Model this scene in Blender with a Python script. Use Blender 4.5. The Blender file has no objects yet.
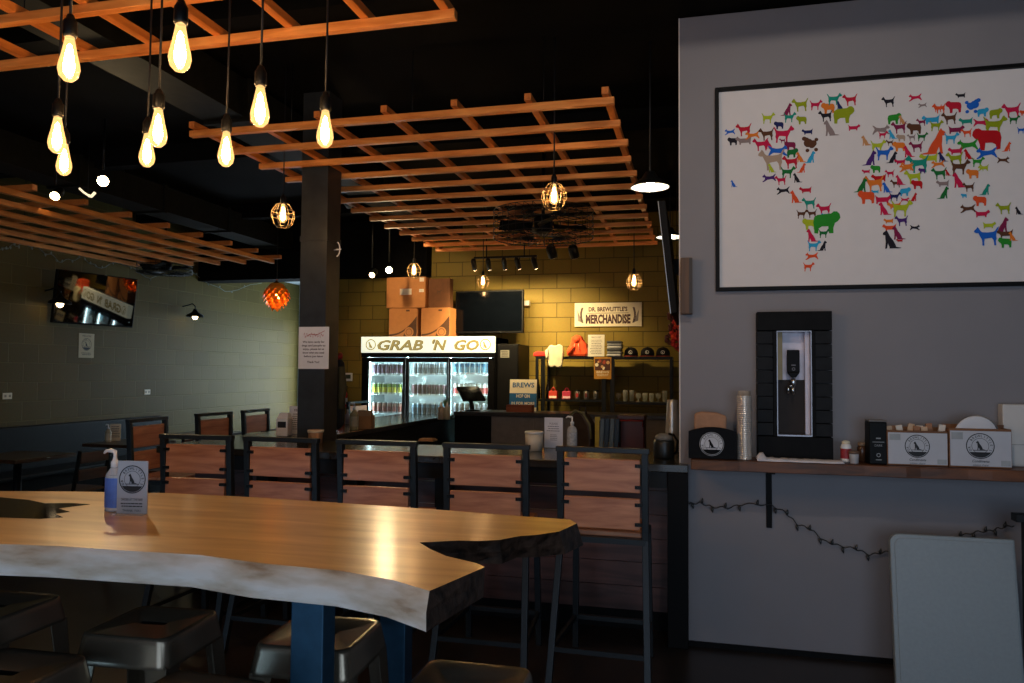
import bpy, math, random
from mathutils import Matrix, Vector, Euler
random.seed(7)
S = bpy.context.scene
COL = S.collection
R = math.radians
PI = math.pi

# ------------------------------------------------------------------ camera
F = 750.0
YAW, PIT, ROL = R(13.9), R(2.4), R(.43)
CAM = Vector((0, 0, 1.6))
fw = Vector((-math.sin(YAW)*math.cos(PIT), math.cos(YAW)*math.cos(PIT), math.sin(PIT)))
rt0 = Vector((math.cos(YAW), math.sin(YAW), 0)); up0 = rt0.cross(fw)
RT = math.cos(ROL)*rt0 + math.sin(ROL)*up0
UP = -math.sin(ROL)*rt0 + math.cos(ROL)*up0
cd = bpy.data.cameras.new('camera'); cam = bpy.data.objects.new('camera', cd); COL.objects.link(cam)
cd.sensor_width = 36; cd.lens = F/1024*36; cd.clip_start = .05
cam.matrix_world = Matrix(((RT.x, UP.x, -fw.x, CAM.x), (RT.y, UP.y, -fw.y, CAM.y), (RT.z, UP.z, -fw.z, CAM.z), (0, 0, 0, 1)))
S.camera = cam

def at(px, py, X=None, Y=None, Z=None):
    """the point of the room seen at a photo pixel, on one of the room's planes"""
    d = fw + RT*((px-512)/F) - UP*((py-341.5)/F)
    t = X/d.x if X is not None else Y/d.y if Y is not None else (Z-CAM.z)/d.z
    return CAM + d*t

# ------------------------------------------------------------------ materials
def lin(h):
    if isinstance(h, str):
        c = [int(h[i:i+2], 16)/255 for i in (0, 2, 4)]
        c = [x/12.92 if x <= .04045 else ((x+.055)/1.055)**2.4 for x in c]
    else: c = list(h)
    return (*c, 1)
MATS = {}
def new_mat(name):
    m = bpy.data.materials.new(name); m.use_nodes = True
    nt = m.node_tree; b = nt.nodes['Principled BSDF']
    return m, nt, b
def setp(b, **k):
    for a, v in k.items():
        b.inputs[a.replace('_', ' ')].default_value = v
def mat(name, col, rough=.5, metal=0, spec=.5, var=.12, nscale=14, bump=0, **k):
    """plain procedural material: colour broken up by noise, a little bump"""
    if name in MATS: return MATS[name]
    m, nt, b = new_mat(name); c = lin(col)
    n = nt.nodes.new('ShaderNodeTexNoise'); n.inputs['Scale'].default_value = nscale; n.inputs['Detail'].default_value = 4
    tc = nt.nodes.new('ShaderNodeTexCoord'); nt.links.new(tc.outputs['Object'], n.inputs['Vector'])
    r = nt.nodes.new('ShaderNodeValToRGB')
    r.color_ramp.elements[0].position = .3; r.color_ramp.elements[1].position = .7
    r.color_ramp.elements[0].color = (*[x*(1-var) for x in c[:3]], 1); r.color_ramp.elements[1].color = (*[min(1, x*(1+var)) for x in c[:3]], 1)
    nt.links.new(n.outputs['Fac'], r.inputs['Fac']); nt.links.new(r.outputs['Color'], b.inputs['Base Color'])
    if bump:
        bp = nt.nodes.new('ShaderNodeBump'); bp.inputs['Strength'].default_value = bump; bp.inputs['Distance'].default_value = .004
        nt.links.new(n.outputs['Fac'], bp.inputs['Height']); nt.links.new(bp.outputs['Normal'], b.inputs['Normal'])
    setp(b, Roughness=rough, Metallic=metal, Specular_IOR_Level=spec, **k)
    MATS[name] = m; return m
def wood(name, c1, c2, axis='X', rough=.45, scale=6, stretch=12, knots=0, coat=0, spec=.4):
    if name in MATS: return MATS[name]
    m, nt, b = new_mat(name)
    tc = nt.nodes.new('ShaderNodeTexCoord'); mp = nt.nodes.new('ShaderNodeMapping')
    s = [scale*stretch/4]*3; s['XYZ'.index(axis)] = scale/4
    mp.inputs['Scale'].default_value = s
    nt.links.new(tc.outputs['Object'], mp.inputs['Vector'])
    n = nt.nodes.new('ShaderNodeTexNoise'); n.inputs['Scale'].default_value = 1.6; n.inputs['Detail'].default_value = 6; n.inputs['Distortion'].default_value = .6
    nt.links.new(mp.outputs['Vector'], n.inputs['Vector'])
    r = nt.nodes.new('ShaderNodeValToRGB'); r.color_ramp.elements[0].position = .3; r.color_ramp.elements[1].position = .72
    r.color_ramp.elements[0].color = lin(c1); r.color_ramp.elements[1].color = lin(c2)
    nt.links.new(n.outputs['Fac'], r.inputs['Fac']); nt.links.new(r.outputs['Color'], b.inputs['Base Color'])
    bp = nt.nodes.new('ShaderNodeBump'); bp.inputs['Strength'].default_value = .15; bp.inputs['Distance'].default_value = .003
    nt.links.new(n.outputs['Fac'], bp.inputs['Height']); nt.links.new(bp.outputs['Normal'], b.inputs['Normal'])
    setp(b, Roughness=rough, Specular_IOR_Level=spec, Coat_Weight=coat, Coat_Roughness=.2)
    MATS[name] = m; return m
def emit(name, col, st=1, tint=None):
    if name in MATS: return MATS[name]
    m, nt, b = new_mat(name); setp(b, Base_Color=lin(tint or col), Emission_Color=lin(col), Emission_Strength=st, Roughness=.5)
    MATS[name] = m; return m
def cmu(name, col, mortar, plane, w, h, off=(0, 0), rough=.55):
    m, nt, b = new_mat(name)
    tc = nt.nodes.new('ShaderNodeTexCoord'); sp = nt.nodes.new('ShaderNodeSeparateXYZ'); cb = nt.nodes.new('ShaderNodeCombineXYZ')
    nt.links.new(tc.outputs['Object'], sp.inputs[0]); nt.links.new(sp.outputs[plane], cb.inputs[0]); nt.links.new(sp.outputs['Z'], cb.inputs[1])
    mp = nt.nodes.new('ShaderNodeMapping'); mp.inputs['Location'].default_value = (off[0], off[1], 0); nt.links.new(cb.outputs[0], mp.inputs[0])
    bk = nt.nodes.new('ShaderNodeTexBrick'); nt.links.new(mp.outputs[0], bk.inputs['Vector'])
    c = lin(col)
    for k, v in (('Scale', 1), ('Brick Width', w), ('Row Height', h), ('Mortar Size', .006), ('Mortar Smooth', .35)): bk.inputs[k].default_value = v
    bk.inputs['Color1'].default_value = c; bk.inputs['Color2'].default_value = (*[x*.84 for x in c[:3]], 1); bk.inputs['Mortar'].default_value = lin(mortar)
    n = nt.nodes.new('ShaderNodeTexNoise'); n.inputs['Scale'].default_value = 45; nt.links.new(tc.outputs['Object'], n.inputs['Vector'])
    mx = nt.nodes.new('ShaderNodeMix'); mx.data_type = 'RGBA'; mx.blend_type = 'MULTIPLY'; mx.inputs[0].default_value = .25
    nt.links.new(bk.outputs['Color'], mx.inputs[6]); nt.links.new(n.outputs['Color'], mx.inputs[7]); nt.links.new(mx.outputs[2], b.inputs['Base Color'])
    bp = nt.nodes.new('ShaderNodeBump'); bp.inputs['Strength'].default_value = .7; bp.inputs['Distance'].default_value = .008; bp.invert = True
    nt.links.new(bk.outputs['Fac'], bp.inputs['Height'])
    bp2 = nt.nodes.new('ShaderNodeBump'); bp2.inputs['Strength'].default_value = .2; bp2.inputs['Distance'].default_value = .003
    nt.links.new(n.outputs['Fac'], bp2.inputs['Height']); nt.links.new(bp.outputs['Normal'], bp2.inputs['Normal']); nt.links.new(bp2.outputs['Normal'], b.inputs['Normal'])
    setp(b, Roughness=rough, Specular_IOR_Level=.15); return m
def glassy(name, col=(1, 1, 1), k=.85, rough=.03):
    """thin clear pane or shell: mostly transparent with a glossy coat"""
    if name in MATS: return MATS[name]
    m, nt, b = new_mat(name); tr = nt.nodes.new('ShaderNodeBsdfTransparent'); tr.inputs[0].default_value = lin(col)
    setp(b, Base_Color=lin(col), Roughness=rough)
    mx = nt.nodes.new('ShaderNodeMixShader'); mx.inputs[0].default_value = k
    nt.links.new(b.outputs[0], mx.inputs[1]); nt.links.new(tr.outputs[0], mx.inputs[2])
    nt.links.new(mx.outputs[0], nt.nodes['Material Output'].inputs['Surface']); MATS[name] = m; return m

BLK = mat('black_paint', '0b0b0c', .55, spec=.12)
BLKM = mat('black_metal', '111314', .42, .3, spec=.3)
STEEL = mat('dark_steel_frame', '22282c', .42, .4, nscale=40)
CHROME = mat('chrome', 'c8c8c8', .18, 1)
WHITE = mat('white_plastic', 'e6e6e6', .4, var=.03)
PAPER = mat('white_paper', 'f0f1f4', .7, var=.03)
INK = mat('black_ink', '15161a', .6)
CREAM = mat('cream_paint', 'e8dcc0', .6, var=.04)
CARD = mat('cardboard', 'b57d4c', .75, var=.08)
CORD = mat('black_cord', '0c0c0d', .6)
LATT = wood('lattice_pine', 'c06a26', 'f0a052', 'X', .5, 8, 6)
LATTY = wood('lattice_pine_cross', 'ae5c20', 'e08c44', 'Y', .5, 8, 6)
PLANK = wood('chair_plank_wood', '96583c', 'd2936c', 'X', .38, 7, 8, spec=.5)

# ------------------------------------------------------------------ mesh builder
class MB:
    def __init__(s): s.v = []; s.f = []; s.mi = []; s.sm = []; s.M = None; s.m = 0
    def add(s, vs, fs, sm=False, m=None):
        b = len(s.v)
        for p in vs:
            p = Vector(p); s.v.append(s.M @ p if s.M is not None else p)
        for f in fs: s.f.append([b+i for i in f]); s.mi.append(s.m if m is None else m); s.sm.append(sm)
        return s
    def box(s, x0, y0, z0, x1, y1, z1, m=None):
        x0, x1 = sorted((x0, x1)); y0, y1 = sorted((y0, y1)); z0, z1 = sorted((z0, z1))
        return s.add([(x0,y0,z0),(x1,y0,z0),(x1,y1,z0),(x0,y1,z0),(x0,y0,z1),(x1,y0,z1),(x1,y1,z1),(x0,y1,z1)],
                     [(0,3,2,1),(4,5,6,7),(0,1,5,4),(1,2,6,5),(2,3,7,6),(3,0,4,7)], m=m)
    def bar(s, a, b, w, h=None, up=(0, 0, 1), m=None, w2=None, h2=None):
        """square bar from a to b, tapering from w x h to w2 x h2"""
        a, b = Vector(a), Vector(b); h = h or w; w2 = w2 or w; h2 = h2 or h
        d = (b-a).normalized(); u = Vector(up)
        if abs(d.dot(u)) > .95: u = Vector((0, 1, 0))
        sx = d.cross(u).normalized(); sy = sx.cross(d)
        vs = []
        for p, ww, hh in ((a, w, h), (b, w2, h2)):
            for i, j in ((-1,-1),(1,-1),(1,1),(-1,1)): vs.append(p + sx*ww/2*i + sy*hh/2*j)
        return s.add(vs, [(0,1,2,3),(7,6,5,4),(4,5,1,0),(5,6,2,1),(6,7,3,2),(7,4,0,3)], m=m)
    def tube(s, pts, r, n=8, closed=False, m=None):
        pts = [Vector(p) for p in pts]; N = len(pts); rs = r if isinstance(r, (list, tuple)) else [r]*N
        vs = []; pu = None
        for i, p in enumerate(pts):
            d = ((pts[(i+1) % N] - pts[i-1]) if closed else (pts[min(i+1, N-1)] - pts[max(i-1, 0)])).normalized()
            u = pu if pu is not None else (Vector((0, 0, 1)) if abs(d.z) < .9 else Vector((1, 0, 0)))
            u = (u - d*u.dot(d))
            u = u.normalized() if u.length > 1e-6 else d.orthogonal().normalized()
            pu = u; w = d.cross(u)
            for k in range(n):
                a = 2*PI*k/n; vs.append(p + (u*math.cos(a) + w*math.sin(a))*rs[i])
        fs = []
        for i in range(N if closed else N-1):
            for k in range(n):
                j = (i+1) % N; fs.append((i*n+k, i*n+(k+1) % n, j*n+(k+1) % n, j*n+k))
        s.add(vs, fs, True, m)
        if not closed:
            b = len(s.v) - N*n
            s.f += [[b+k for k in range(n)][::-1], [b+(N-1)*n+k for k in range(n)]]; s.mi += [s.m if m is None else m]*2; s.sm += [False]*2
        return s
    def lathe(s, prof, c=(0, 0, 0), n=16, m=None, smooth=True, cap=True):
        c = Vector(c); vs = []
        for r, z in prof:
            for k in range(n):
                a = 2*PI*k/n; vs.append(c + Vector((r*math.cos(a), r*math.sin(a), z)))
        fs = [(i*n+k, i*n+(k+1) % n, (i+1)*n+(k+1) % n, (i+1)*n+k) for i in range(len(prof)-1) for k in range(n)]
        s.add(vs, fs, smooth, m)
        if cap:
            b = len(s.v) - len(prof)*n; mm = s.m if m is None else m
            if prof[0][0] > 1e-5: s.f.append([b+k for k in range(n)][::-1]); s.mi.append(mm); s.sm.append(False)
            if prof[-1][0] > 1e-5: s.f.append([b+(len(prof)-1)*n+k for k in range(n)]); s.mi.append(mm); s.sm.append(False)
        return s
    def prism(s, poly, z0, z1, m=None, top=None):
        n = len(poly); top = top or poly
        vs = [(x, y, z0) for x, y in poly] + [(x, y, z1) for x, y in top]
        return s.add(vs, [tuple(range(n))[::-1], tuple(range(n, 2*n))] + [(i, (i+1) % n, n+(i+1) % n, n+i) for i in range(n)], m=m)
    def poly(s, pts, z=0, m=None):
        return s.add([(x, y, z) for x, y in pts], [tuple(range(len(pts)))], m=m)
    def disc(s, x, y, r, z=0, n=24, m=None, ry=None):
        return s.poly([(x + r*math.cos(2*PI*k/n), y + (ry or r)*math.sin(2*PI*k/n)) for k in range(n)], z, m)
    def ring(s, x, y, r0, r1, z=0, n=28, m=None):
        vs = []
        for k in range(n):
            a = 2*PI*k/n
            for r in (r0, r1): vs.append((x + r*math.cos(a), y + r*math.sin(a), z))
        return s.add(vs, [(2*k, 2*k+1, (2*k+3) % (2*n), (2*k+2) % (2*n)) for k in range(n)], m=m)
    def rect(s, x0, y0, x1, y1, z=0, m=None): return s.poly([(x0, y0), (x1, y0), (x1, y1), (x0, y1)], z, m)
    def ball(s, c, r, n=10, m=None, sz=1):
        k = max(5, n//2+1)
        return s.lathe([(r*math.sin(PI*i/k), -r*sz*math.cos(PI*i/k)) for i in range(k+1)], c, n, m)
    def build(s, name, mats, parent=None, loc=None, bevel=0, subsurf=0):
        me = bpy.data.meshes.new(name); me.from_pydata([tuple(v) for v in s.v], [], s.f)
        for q in (mats if isinstance(mats, (list, tuple)) else [mats]): me.materials.append(q)
        me.polygons.foreach_set('material_index', s.mi); me.polygons.foreach_set('use_smooth', s.sm); me.update()
        o = bpy.data.objects.new(name, me); COL.objects.link(o)
        if parent: o.parent = parent
        if loc is not None: o.location = loc
        if bevel:
            b = o.modifiers.new('bevel', 'BEVEL'); b.width = bevel; b.segments = 2; b.limit_method = 'ANGLE'; b.angle_limit = R(40)
        if subsurf:
            b = o.modifiers.new('sub', 'SUBSURF'); b.levels = b.render_levels = subsurf
        return o
def root(name, loc=(0, 0, 0), rz=0):
    o = bpy.data.objects.new(name, None); COL.objects.link(o); o.location = loc; o.rotation_euler = (0, 0, rz); o.empty_display_size = .1
    return o
def L(o, label, cat, group=None):
    o['label'] = label; o['category'] = cat
    if group: o['group'] = group
    return o
def struct(o): o['kind'] = 'structure'; return o
def stuff(o): o['kind'] = 'stuff'; return o
def dup(o, loc=None, rz=None, label=None, parent=None):
    c = o.copy(); COL.objects.link(c)
    if parent is not None: c.parent = parent
    if loc is not None: c.location = loc
    if rz is not None: c.rotation_euler = (0, 0, rz)
    if label: c['label'] = label
    for ch in list(o.children): dup(ch, parent=c)
    return c
FRONT = lambda x, y, z, rz=0: Matrix.Translation((x, y, z)) @ Matrix.Rotation(rz, 4, 'Z') @ Matrix.Rotation(PI/2, 4, 'X')   # (u,v) -> wall facing -Y

# ------------------------------------------------------------------ lettering
_tc = {}
def glyphs(txt, bold=0, shear=0):
    k = (txt, bold, shear)
    if k not in _tc:
        cu = bpy.data.curves.new('txt', 'FONT'); cu.body = txt; cu.offset = bold; cu.shear = shear; cu.resolution_u = 2; cu.align_x = 'CENTER'
        o = bpy.data.objects.new('txt', cu); COL.objects.link(o)
        bpy.context.view_layer.update()
        me = bpy.data.meshes.new_from_object(o.evaluated_get(bpy.context.evaluated_depsgraph_get()))
        _tc[k] = ([tuple(v.co) for v in me.vertices], [tuple(p.vertices) for p in me.polygons])
        bpy.data.objects.remove(o); bpy.data.curves.remove(cu); bpy.data.meshes.remove(me)
    return _tc[k]
def text(mb, txt, x, y, size, z=0, m=None, bold=0, shear=0, width=None, rot=0):
    if getattr(mb, 'subs', None) is not None and not rot:
        k = MB(); k.M = mb.M; mb.subs.append(k); mb = k
    vs, fs = glyphs(txt, bold, shear); sx = size
    if not vs: return
    if width:
        w = max(v[0] for v in vs) - min(v[0] for v in vs); sx = width/w
    c, s_ = math.cos(rot), math.sin(rot)
    mb.add([(x + (v[0]*sx*c - v[1]*size*s_), y + (v[0]*sx*s_ + v[1]*size*c), z) for v in vs], fs, m=m)
DOG = {
 'n': [(0,.62),(.03,.70),(.10,.76),(.14,.84),(.20,.78),(.26,.66),(.32,.60),(.55,.58),(.75,.60),(.84,.64),(.92,.78),(1,.84),(.95,.70),(.90,.58),(.88,.44),(.90,.30),(.86,.18),(.88,0),(.80,0),(.79,.14),(.76,.26),(.70,.34),(.55,.32),(.42,.30),(.40,.14),(.41,0),(.33,0),(.33,.14),(.31,.28),(.27,.36),(.22,.46),(.18,.56),(.08,.57)],
 's': [(.1,.78),(.13,.86),(.22,.92),(.26,1),(.32,.92),(.38,.80),(.46,.62),(.60,.42),(.70,.22),(.74,.08),(.90,.05),(1,.02),(.9,0),(.42,0),(.42,.08),(.34,.28),(.30,0),(.20,0),(.22,.1),(.24,.36),(.22,.56),(.22,.70),(.12,.72)],
 'r': [(0,.50),(.04,.58),(.12,.62),(.16,.72),(.20,.60),(.30,.52),(.55,.50),(.75,.54),(.9,.66),(1,.70),(.92,.55),(.86,.44),(.92,.32),(1,.14),(.93,.12),(.85,.22),(.72,.30),(.5,.27),(.36,.25),(.2,.14),(.05,.08),(0,.12),(.12,.22),(.2,.33),(.18,.44),(.06,.44)],
 'k': [(0,.60),(.03,.75),(.12,.85),(.24,.86),(.34,.78),(.6,.76),(.85,.74),(.96,.66),(1,.45),(.97,.25),(.96,.02),(.82,0),(.8,.2),(.68,.28),(.45,.28),(.42,0),(.26,0),(.26,.22),(.2,.4),(.08,.48)],
 'd': [(0,.40),(.05,.50),(.14,.57),(.2,.48),(.3,.42),(.8,.42),(.92,.5),(1,.6),(.95,.38),(.93,.2),(.93,.02),(.85,.02),(.83,.13),(.35,.13),(.33,.02),(.25,.02),(.24,.18),(.17,.28),(.05,.33)],
}
def dog(mb, kind, x, y, w, flip=False, z=0, m=None, wide=1):
    """a dog outline of width w centred on x, y"""
    if kind == 'p':
        for cx, cy, r in ((.35,.55,.26),(.12,.82,.13),(.25,.75,.14),(.8,.72,.11),(.3,.1,.11),(.78,.12,.11),(.62,.5,.2),(.55,.42,.2)):
            mb.disc(x + (cx-.5)*w*(-1 if flip else 1), y + (cy-.45)*w, r*w, z + cx*2e-4, 12, m)
        return
    h = .42 if kind != 's' else .5
    p = [((px-.5)*w*(-1 if flip else 1)*wide + x, (py-h)*w + y) for px, py in DOG[kind]]
    if flip: p = p[::-1]
    mb.poly(p[::-1], z, m)
def logo(mb, cx, cz, r, ink=0, z=0):
    """round crest: ring, arched name, dog on a hill, dark band with lettering below"""
    mb.ring(cx, cz, r*.93, r, z, m=ink); mb.ring(cx, cz, r*.58, r*.61, z, m=ink)
    for i, ch in enumerate("DR. BREWLITTLE'S"):
        if ch == ' ': continue
        a = R(205 - i*230/15)
        text(mb, ch, cx + r*.69*math.cos(a), cz + r*.69*math.sin(a), r*.25, z, ink, .012, rot=a-PI/2)
    dog(mb, 's', cx, cz + r*.06, r*.72, False, z, ink)
    mb.rect(cx-r*.5, cz-r*.36, cx+r*.5, cz-r*.31, z, ink)
    n = 12
    mb.poly([(cx + r*.9*math.cos(R(212 + 116*k/n)), cz + r*.9*math.sin(R(212 + 116*k/n))) for k in range(n+1)], z, ink)
def lines(mb, x0, x1, y, step, n, h, m=0, seed=1, z=0):
    """printed lines too small to read: rows of short strokes"""
    rn = random.Random(seed)
    for i in range(n):
        x = x0 + rn.uniform(0, .12)*(x1-x0); e = x1 - rn.uniform(0, .15)*(x1-x0)
        while x < e:
            w = min(rn.uniform(.06, .16)*(x1-x0), e-x); mb.rect(x, y-i*step, x+w, y-i*step+h, z, m); x += w + .025*(x1-x0)

# ================================================================== THE ROOM
XL, YB, YR, ZC = -7.5, 10.25, 4.625, 3.8
YF = -2.0
def wallbox(name, a, b, m): return struct(MB().box(*a, *b).build(name, m))
CONC = mat('dark_stained_concrete', '2a2522', .3, var=.35, nscale=2.5, spec=.5)
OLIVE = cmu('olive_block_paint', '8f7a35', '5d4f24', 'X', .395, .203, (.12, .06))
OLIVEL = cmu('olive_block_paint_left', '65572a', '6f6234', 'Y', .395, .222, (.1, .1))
GREY = mat('grey_wall_paint', '7e7b7f', .6, var=.03, nscale=3)
CEIL = mat('black_ceiling_paint', '0d0d0c', .9, spec=.1, var=.4, nscale=2)
wallbox('floor', (XL-.2, YF-.2, -.1), (4.2, 13.4, 0), CONC)
wallbox('ceiling', (XL-.2, YF-.2, ZC), (4.2, 10.4, ZC+.1), CEIL)
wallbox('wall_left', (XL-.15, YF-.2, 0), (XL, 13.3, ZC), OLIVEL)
wallbox('wall_back', (-5.25, YB, 0), (2.2, YB+.15, ZC), OLIVE)
wallbox('wall_right', (-.10, YR, 0), (4, YR+.16, ZC-.02), GREY)
wallbox('wall_side', (4, YF-.2, 0), (4.15, YR+.16, ZC), GREY)
wallbox('wall_kitchen', (2.05, YR+.16, 0), (2.2, YB, ZC), GREY)
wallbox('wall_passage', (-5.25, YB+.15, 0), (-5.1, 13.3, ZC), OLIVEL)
LIGHTC = mat('pale_passage_ceiling', 'b9c4c6', .8, var=.03)
wallbox('ceiling_passage', (XL, YB+.15, 3.27), (-5.25, 13.3, 3.37), LIGHTC)
wallbox('trim_1', (XL, YB-.2, 2.985), (-3.75, YB+.148, ZC), CEIL)               # dropped black header over the passage
# passage end wall with a tall window
def framed_wall(name, y0, y1, x0, x1, wins, m, zc):
    b = MB(); xs = x0
    for wx0, wx1, wz0, wz1 in wins:
        b.box(xs, y0, 0, wx0, y1, zc); b.box(wx0, y0, 0, wx1, y1, wz0); b.box(wx0, y0, wz1, wx1, y1, zc); xs = wx1
    b.box(xs, y0, 0, x1, y1, zc); return struct(b.build(name, m))
DAY = emit('daylight_through_glass', 'dfeeff', 7)
framed_wall('wall_passage_end', 13.1, 13.25, XL, -5.25, [(-7.3, -5.6, .5, 2.5)], LIGHTC, ZC)
FRAMEM = mat('window_frame_dark', '22262a', .4, .5)
def window(name, x0, x1, z0, z1, y, n):
    b = MB(); t = .05
    b.box(x0, y-.03, z0, x1, y+.03, z0+t).box(x0, y-.03, z1-t, x1, y+.03, z1)
    for k in range(n+1):
        x = x0 + (x1-x0-t)*k/n; b.box(x, y-.03, z0+t, x+t, y+.03, z1-t)
    o = struct(b.build(name, FRAMEM))
    p = MB().box(x0+.01, y-.004, z0+.01, x1-.01, y+.004, z1-.01).build('pane', DAY if y > 5 else emit('daylight_front_glass', 'b9d4ff', .6), o)
    return o
window('window_1', -7.3, -5.6, .5, 2.5, 13.18, 2)
framed_wall('wall_front', YF-.15, YF, XL, 4, [(-5.6, -4.3, .06, 1.0), (-2.2, .3, .06, 2.7), (.7, 3.4, .06, 2.7)], GREY, ZC)
for i, (x, x2, zt_) in enumerate(((-5.6, -4.3, 1.0), (-2.2, .3, 2.7), (.7, 3.4, 2.7))): window('window_%d' % (i+2), x, x2, .06, zt_, YF-.08, 3)
wallbox('trim_corner', (-.107, YR-.003, 1.07), (-.10, YR+.17, ZC-.02), mat('pale_corner_bead', 'd8ccc0', .5, var=.03))
wallbox('baseboard_right', (-.10, YR-.012, 0), (4, YR, .03), BLK)
# column at the corner of the bar
c0, c1 = at(302, 180, Y=5.28), at(328, 180, Y=5.28)
COLX0, COLX1 = c0.x, c1.x
b = MB(); b.box(COLX0, 5.28, 0, COLX1, 5.50, ZC)
b.box(COLX0-.006, 5.274, 2.62, COLX1+.006, 5.506, 2.66)
colm = mat('column_dark_paint', '2c3032', .45, var=.25, nscale=9, bump=.3)
struct(b.build('column', colm))
# ductwork and beams of the open black ceiling
DUCT = mat('black_duct', '171713', .7, spec=.15, var=.3)
def duct(name, x0, x1, z0, y0, y1):
    b = MB(); b.box(x0, y0, z0, x1, y1, z0+.28)
    y = y0+.6
    while y < y1: b.box(x0-.02, y, z0-.02, x1+.02, y+.04, z0+.30); y += 1.2
    return struct(b.build(name, DUCT))
duct('trim_2', -3.55, -3.2, 3.45, -3, 10)
duct('trim_3', -6.2, -5.85, 3.4, -3, 10)
for i, y in enumerate((1.2, 3.7, 6.2, 8.7)):
    struct(MB().box(XL, y, 3.62, 4 if y < 4.5 else 2, y+.14, ZC).build('trim_%d' % (i+4), CEIL))

# ================================================================== LATTICES
def lattice(x0, x1, y0, rows, zb, crosses, label, grp='pine slat lattices under the ceiling', step=.406, t=.042, over=.05, turn=None):
    r = L(root('ceiling_lattice', ((x0+x1)/2, y0, zb)), label, 'lattice', grp)
    cx = (x0+x1)/2; w = (x1-x0)/2
    for k in range(rows):
        d = random.uniform(-.012, .012)
        o = MB().box(-w+d, 0, 0, w+d, t, t).build('slat', LATT, r, (0, k*step, 0), bevel=.003)
    ln = (rows-1)*step + t
    for k in range(crosses):
        x = -w + .03 + (2*w-.06-t)*k/(crosses-1)
        MB().box(0, -over, 0, t, ln+.05, t).build('crossbar', LATTY, r, (x, 0, t), bevel=.003)
    for k in range(1, crosses, max(2, crosses//3)):
        for y in (step*1.0+t/2, ln-step+t/2):
            x = -w + .03 + (2*w-.06-t)*k/(crosses-1)
            MB().tube([(x+t/2, y, 2*t), (x+t/2, y, ZC-zb)], .003, 5).build('hanger_wire', BLKM, r)
    if turn is not None: r.location = turn; r.rotation_euler = (0, 0, R(90))
    return r
ZL = 3.17
pA, pB = at(193.5, 138.5, Z=ZL), at(614, 100.6, Z=ZL)
LY0 = (pA.y+pB.y)/2
lattice(pA.x, pB.x, LY0, 13, ZL, 7, 'large pine slat lattice hanging over the bar, behind the dark column')
q = at(455, 17, Z=ZL)
lattice(-4.6, q.x, q.y-.406*6, 7, ZL, 10, 'pine slat lattice above the long table, carrying the bare bulbs')
zl2 = 3.02
lattice(-2.2, 2.2, 0, 6, zl2, 9, 'pine slat lattice along the left block wall above the booths', over=.13, turn=(-5.42, 6.6, zl2), t=.05)

# ================================================================== PENDANT BULBS
FIL = emit('glowing_filament', 'ffcf94', 400)
def shellmat(name, em):
    m, nt, b = new_mat(name); setp(b, Base_Color=lin('1a0f04'), Roughness=.05, Emission_Color=lin('ffc67c'), Emission_Strength=em)
    tr = nt.nodes.new('ShaderNodeBsdfTransparent'); tr.inputs[0].default_value = lin('fff2dc')
    mx = nt.nodes.new('ShaderNodeMixShader'); mx.inputs[0].default_value = .55
    nt.links.new(b.outputs[0], mx.inputs[1]); nt.links.new(tr.outputs[0], mx.inputs[2]); nt.links.new(mx.outputs[0], nt.nodes['Material Output'].inputs['Surface'])
    return m
SHELL = shellmat('amber_bulb_glass', 2.1)
def bulb_parts(r, z, s=1.0, glass=True):
    """socket bottom at z: black socket above, teardrop glass below with a glowing filament"""
    b = MB(); b.lathe([(.004*s, z+.075*s), (.010*s, z+.07*s), (.016*s, z+.055*s), (.020*s, z+.05*s), (.021*s, z+.008*s), (.018*s, z), (.012*s, z)], n=14)
    b.build('socket', BLKM, r)
    f = MB(); f.lathe([(.001, z-.02*s), (.007*s, z-.03*s), (.014*s, z-.07*s), (.0165*s, z-.095*s), (.012*s, z-.116*s), (.001, z-.122*s)], n=10)
    if glass:
        g = MB(); g.lathe([(.013*s, z), (.015*s, z-.012*s), (.022*s, z-.05*s), (.030*s, z-.085*s), (.032*s, z-.102*s), (.027*s, z-.124*s), (.014*s, z-.138*s), (.001, z-.142*s)], n=18, cap=False)
        o = g.build('bulb', SHELL, r); f.build('filament', FIL, o)
    else: f.build('bulb', FIL, r)
bulbs = [(69,63,1.90,'hanging nearest the top left corner'),(180,52,1.85,'front row, right of the two nearest the camera'),(57,138,2.35,'left end of the middle row, half covering another bulb'),
 (158,131,2.3,'middle of the second row, overlapping a smaller one behind'),(260,110,2.25,'right end of the middle row'),(64,162,2.72,'rear row far left, lowest of the left group'),
 (147,153,2.68,'rear row second from the left'),(226,152,2.62,'rear row third from the left, before the lattice corner'),(325,132,2.55,'rear row right end, just before the big lattice')]
proto = None
for px, py, y, lab in bulbs:
    p = at(px, py+1, Y=y); zt = p.z+.085
    r = L(root('pendant_bulb', (p.x, p.y, zt)), 'bare filament bulb, '+lab, 'pendant light', 'bare filament bulbs over the long table')
    bulb_parts(r, 0)
    MB().tube([(0, 0, .07), (0.002, 0, ZL*.5-zt*.5), (0, 0, ZC-.001-zt)], .0045, 6).build('cord', CORD, r)
CAGEM = mat('cage_wire', '6b5a3c', .4, .6)
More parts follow.
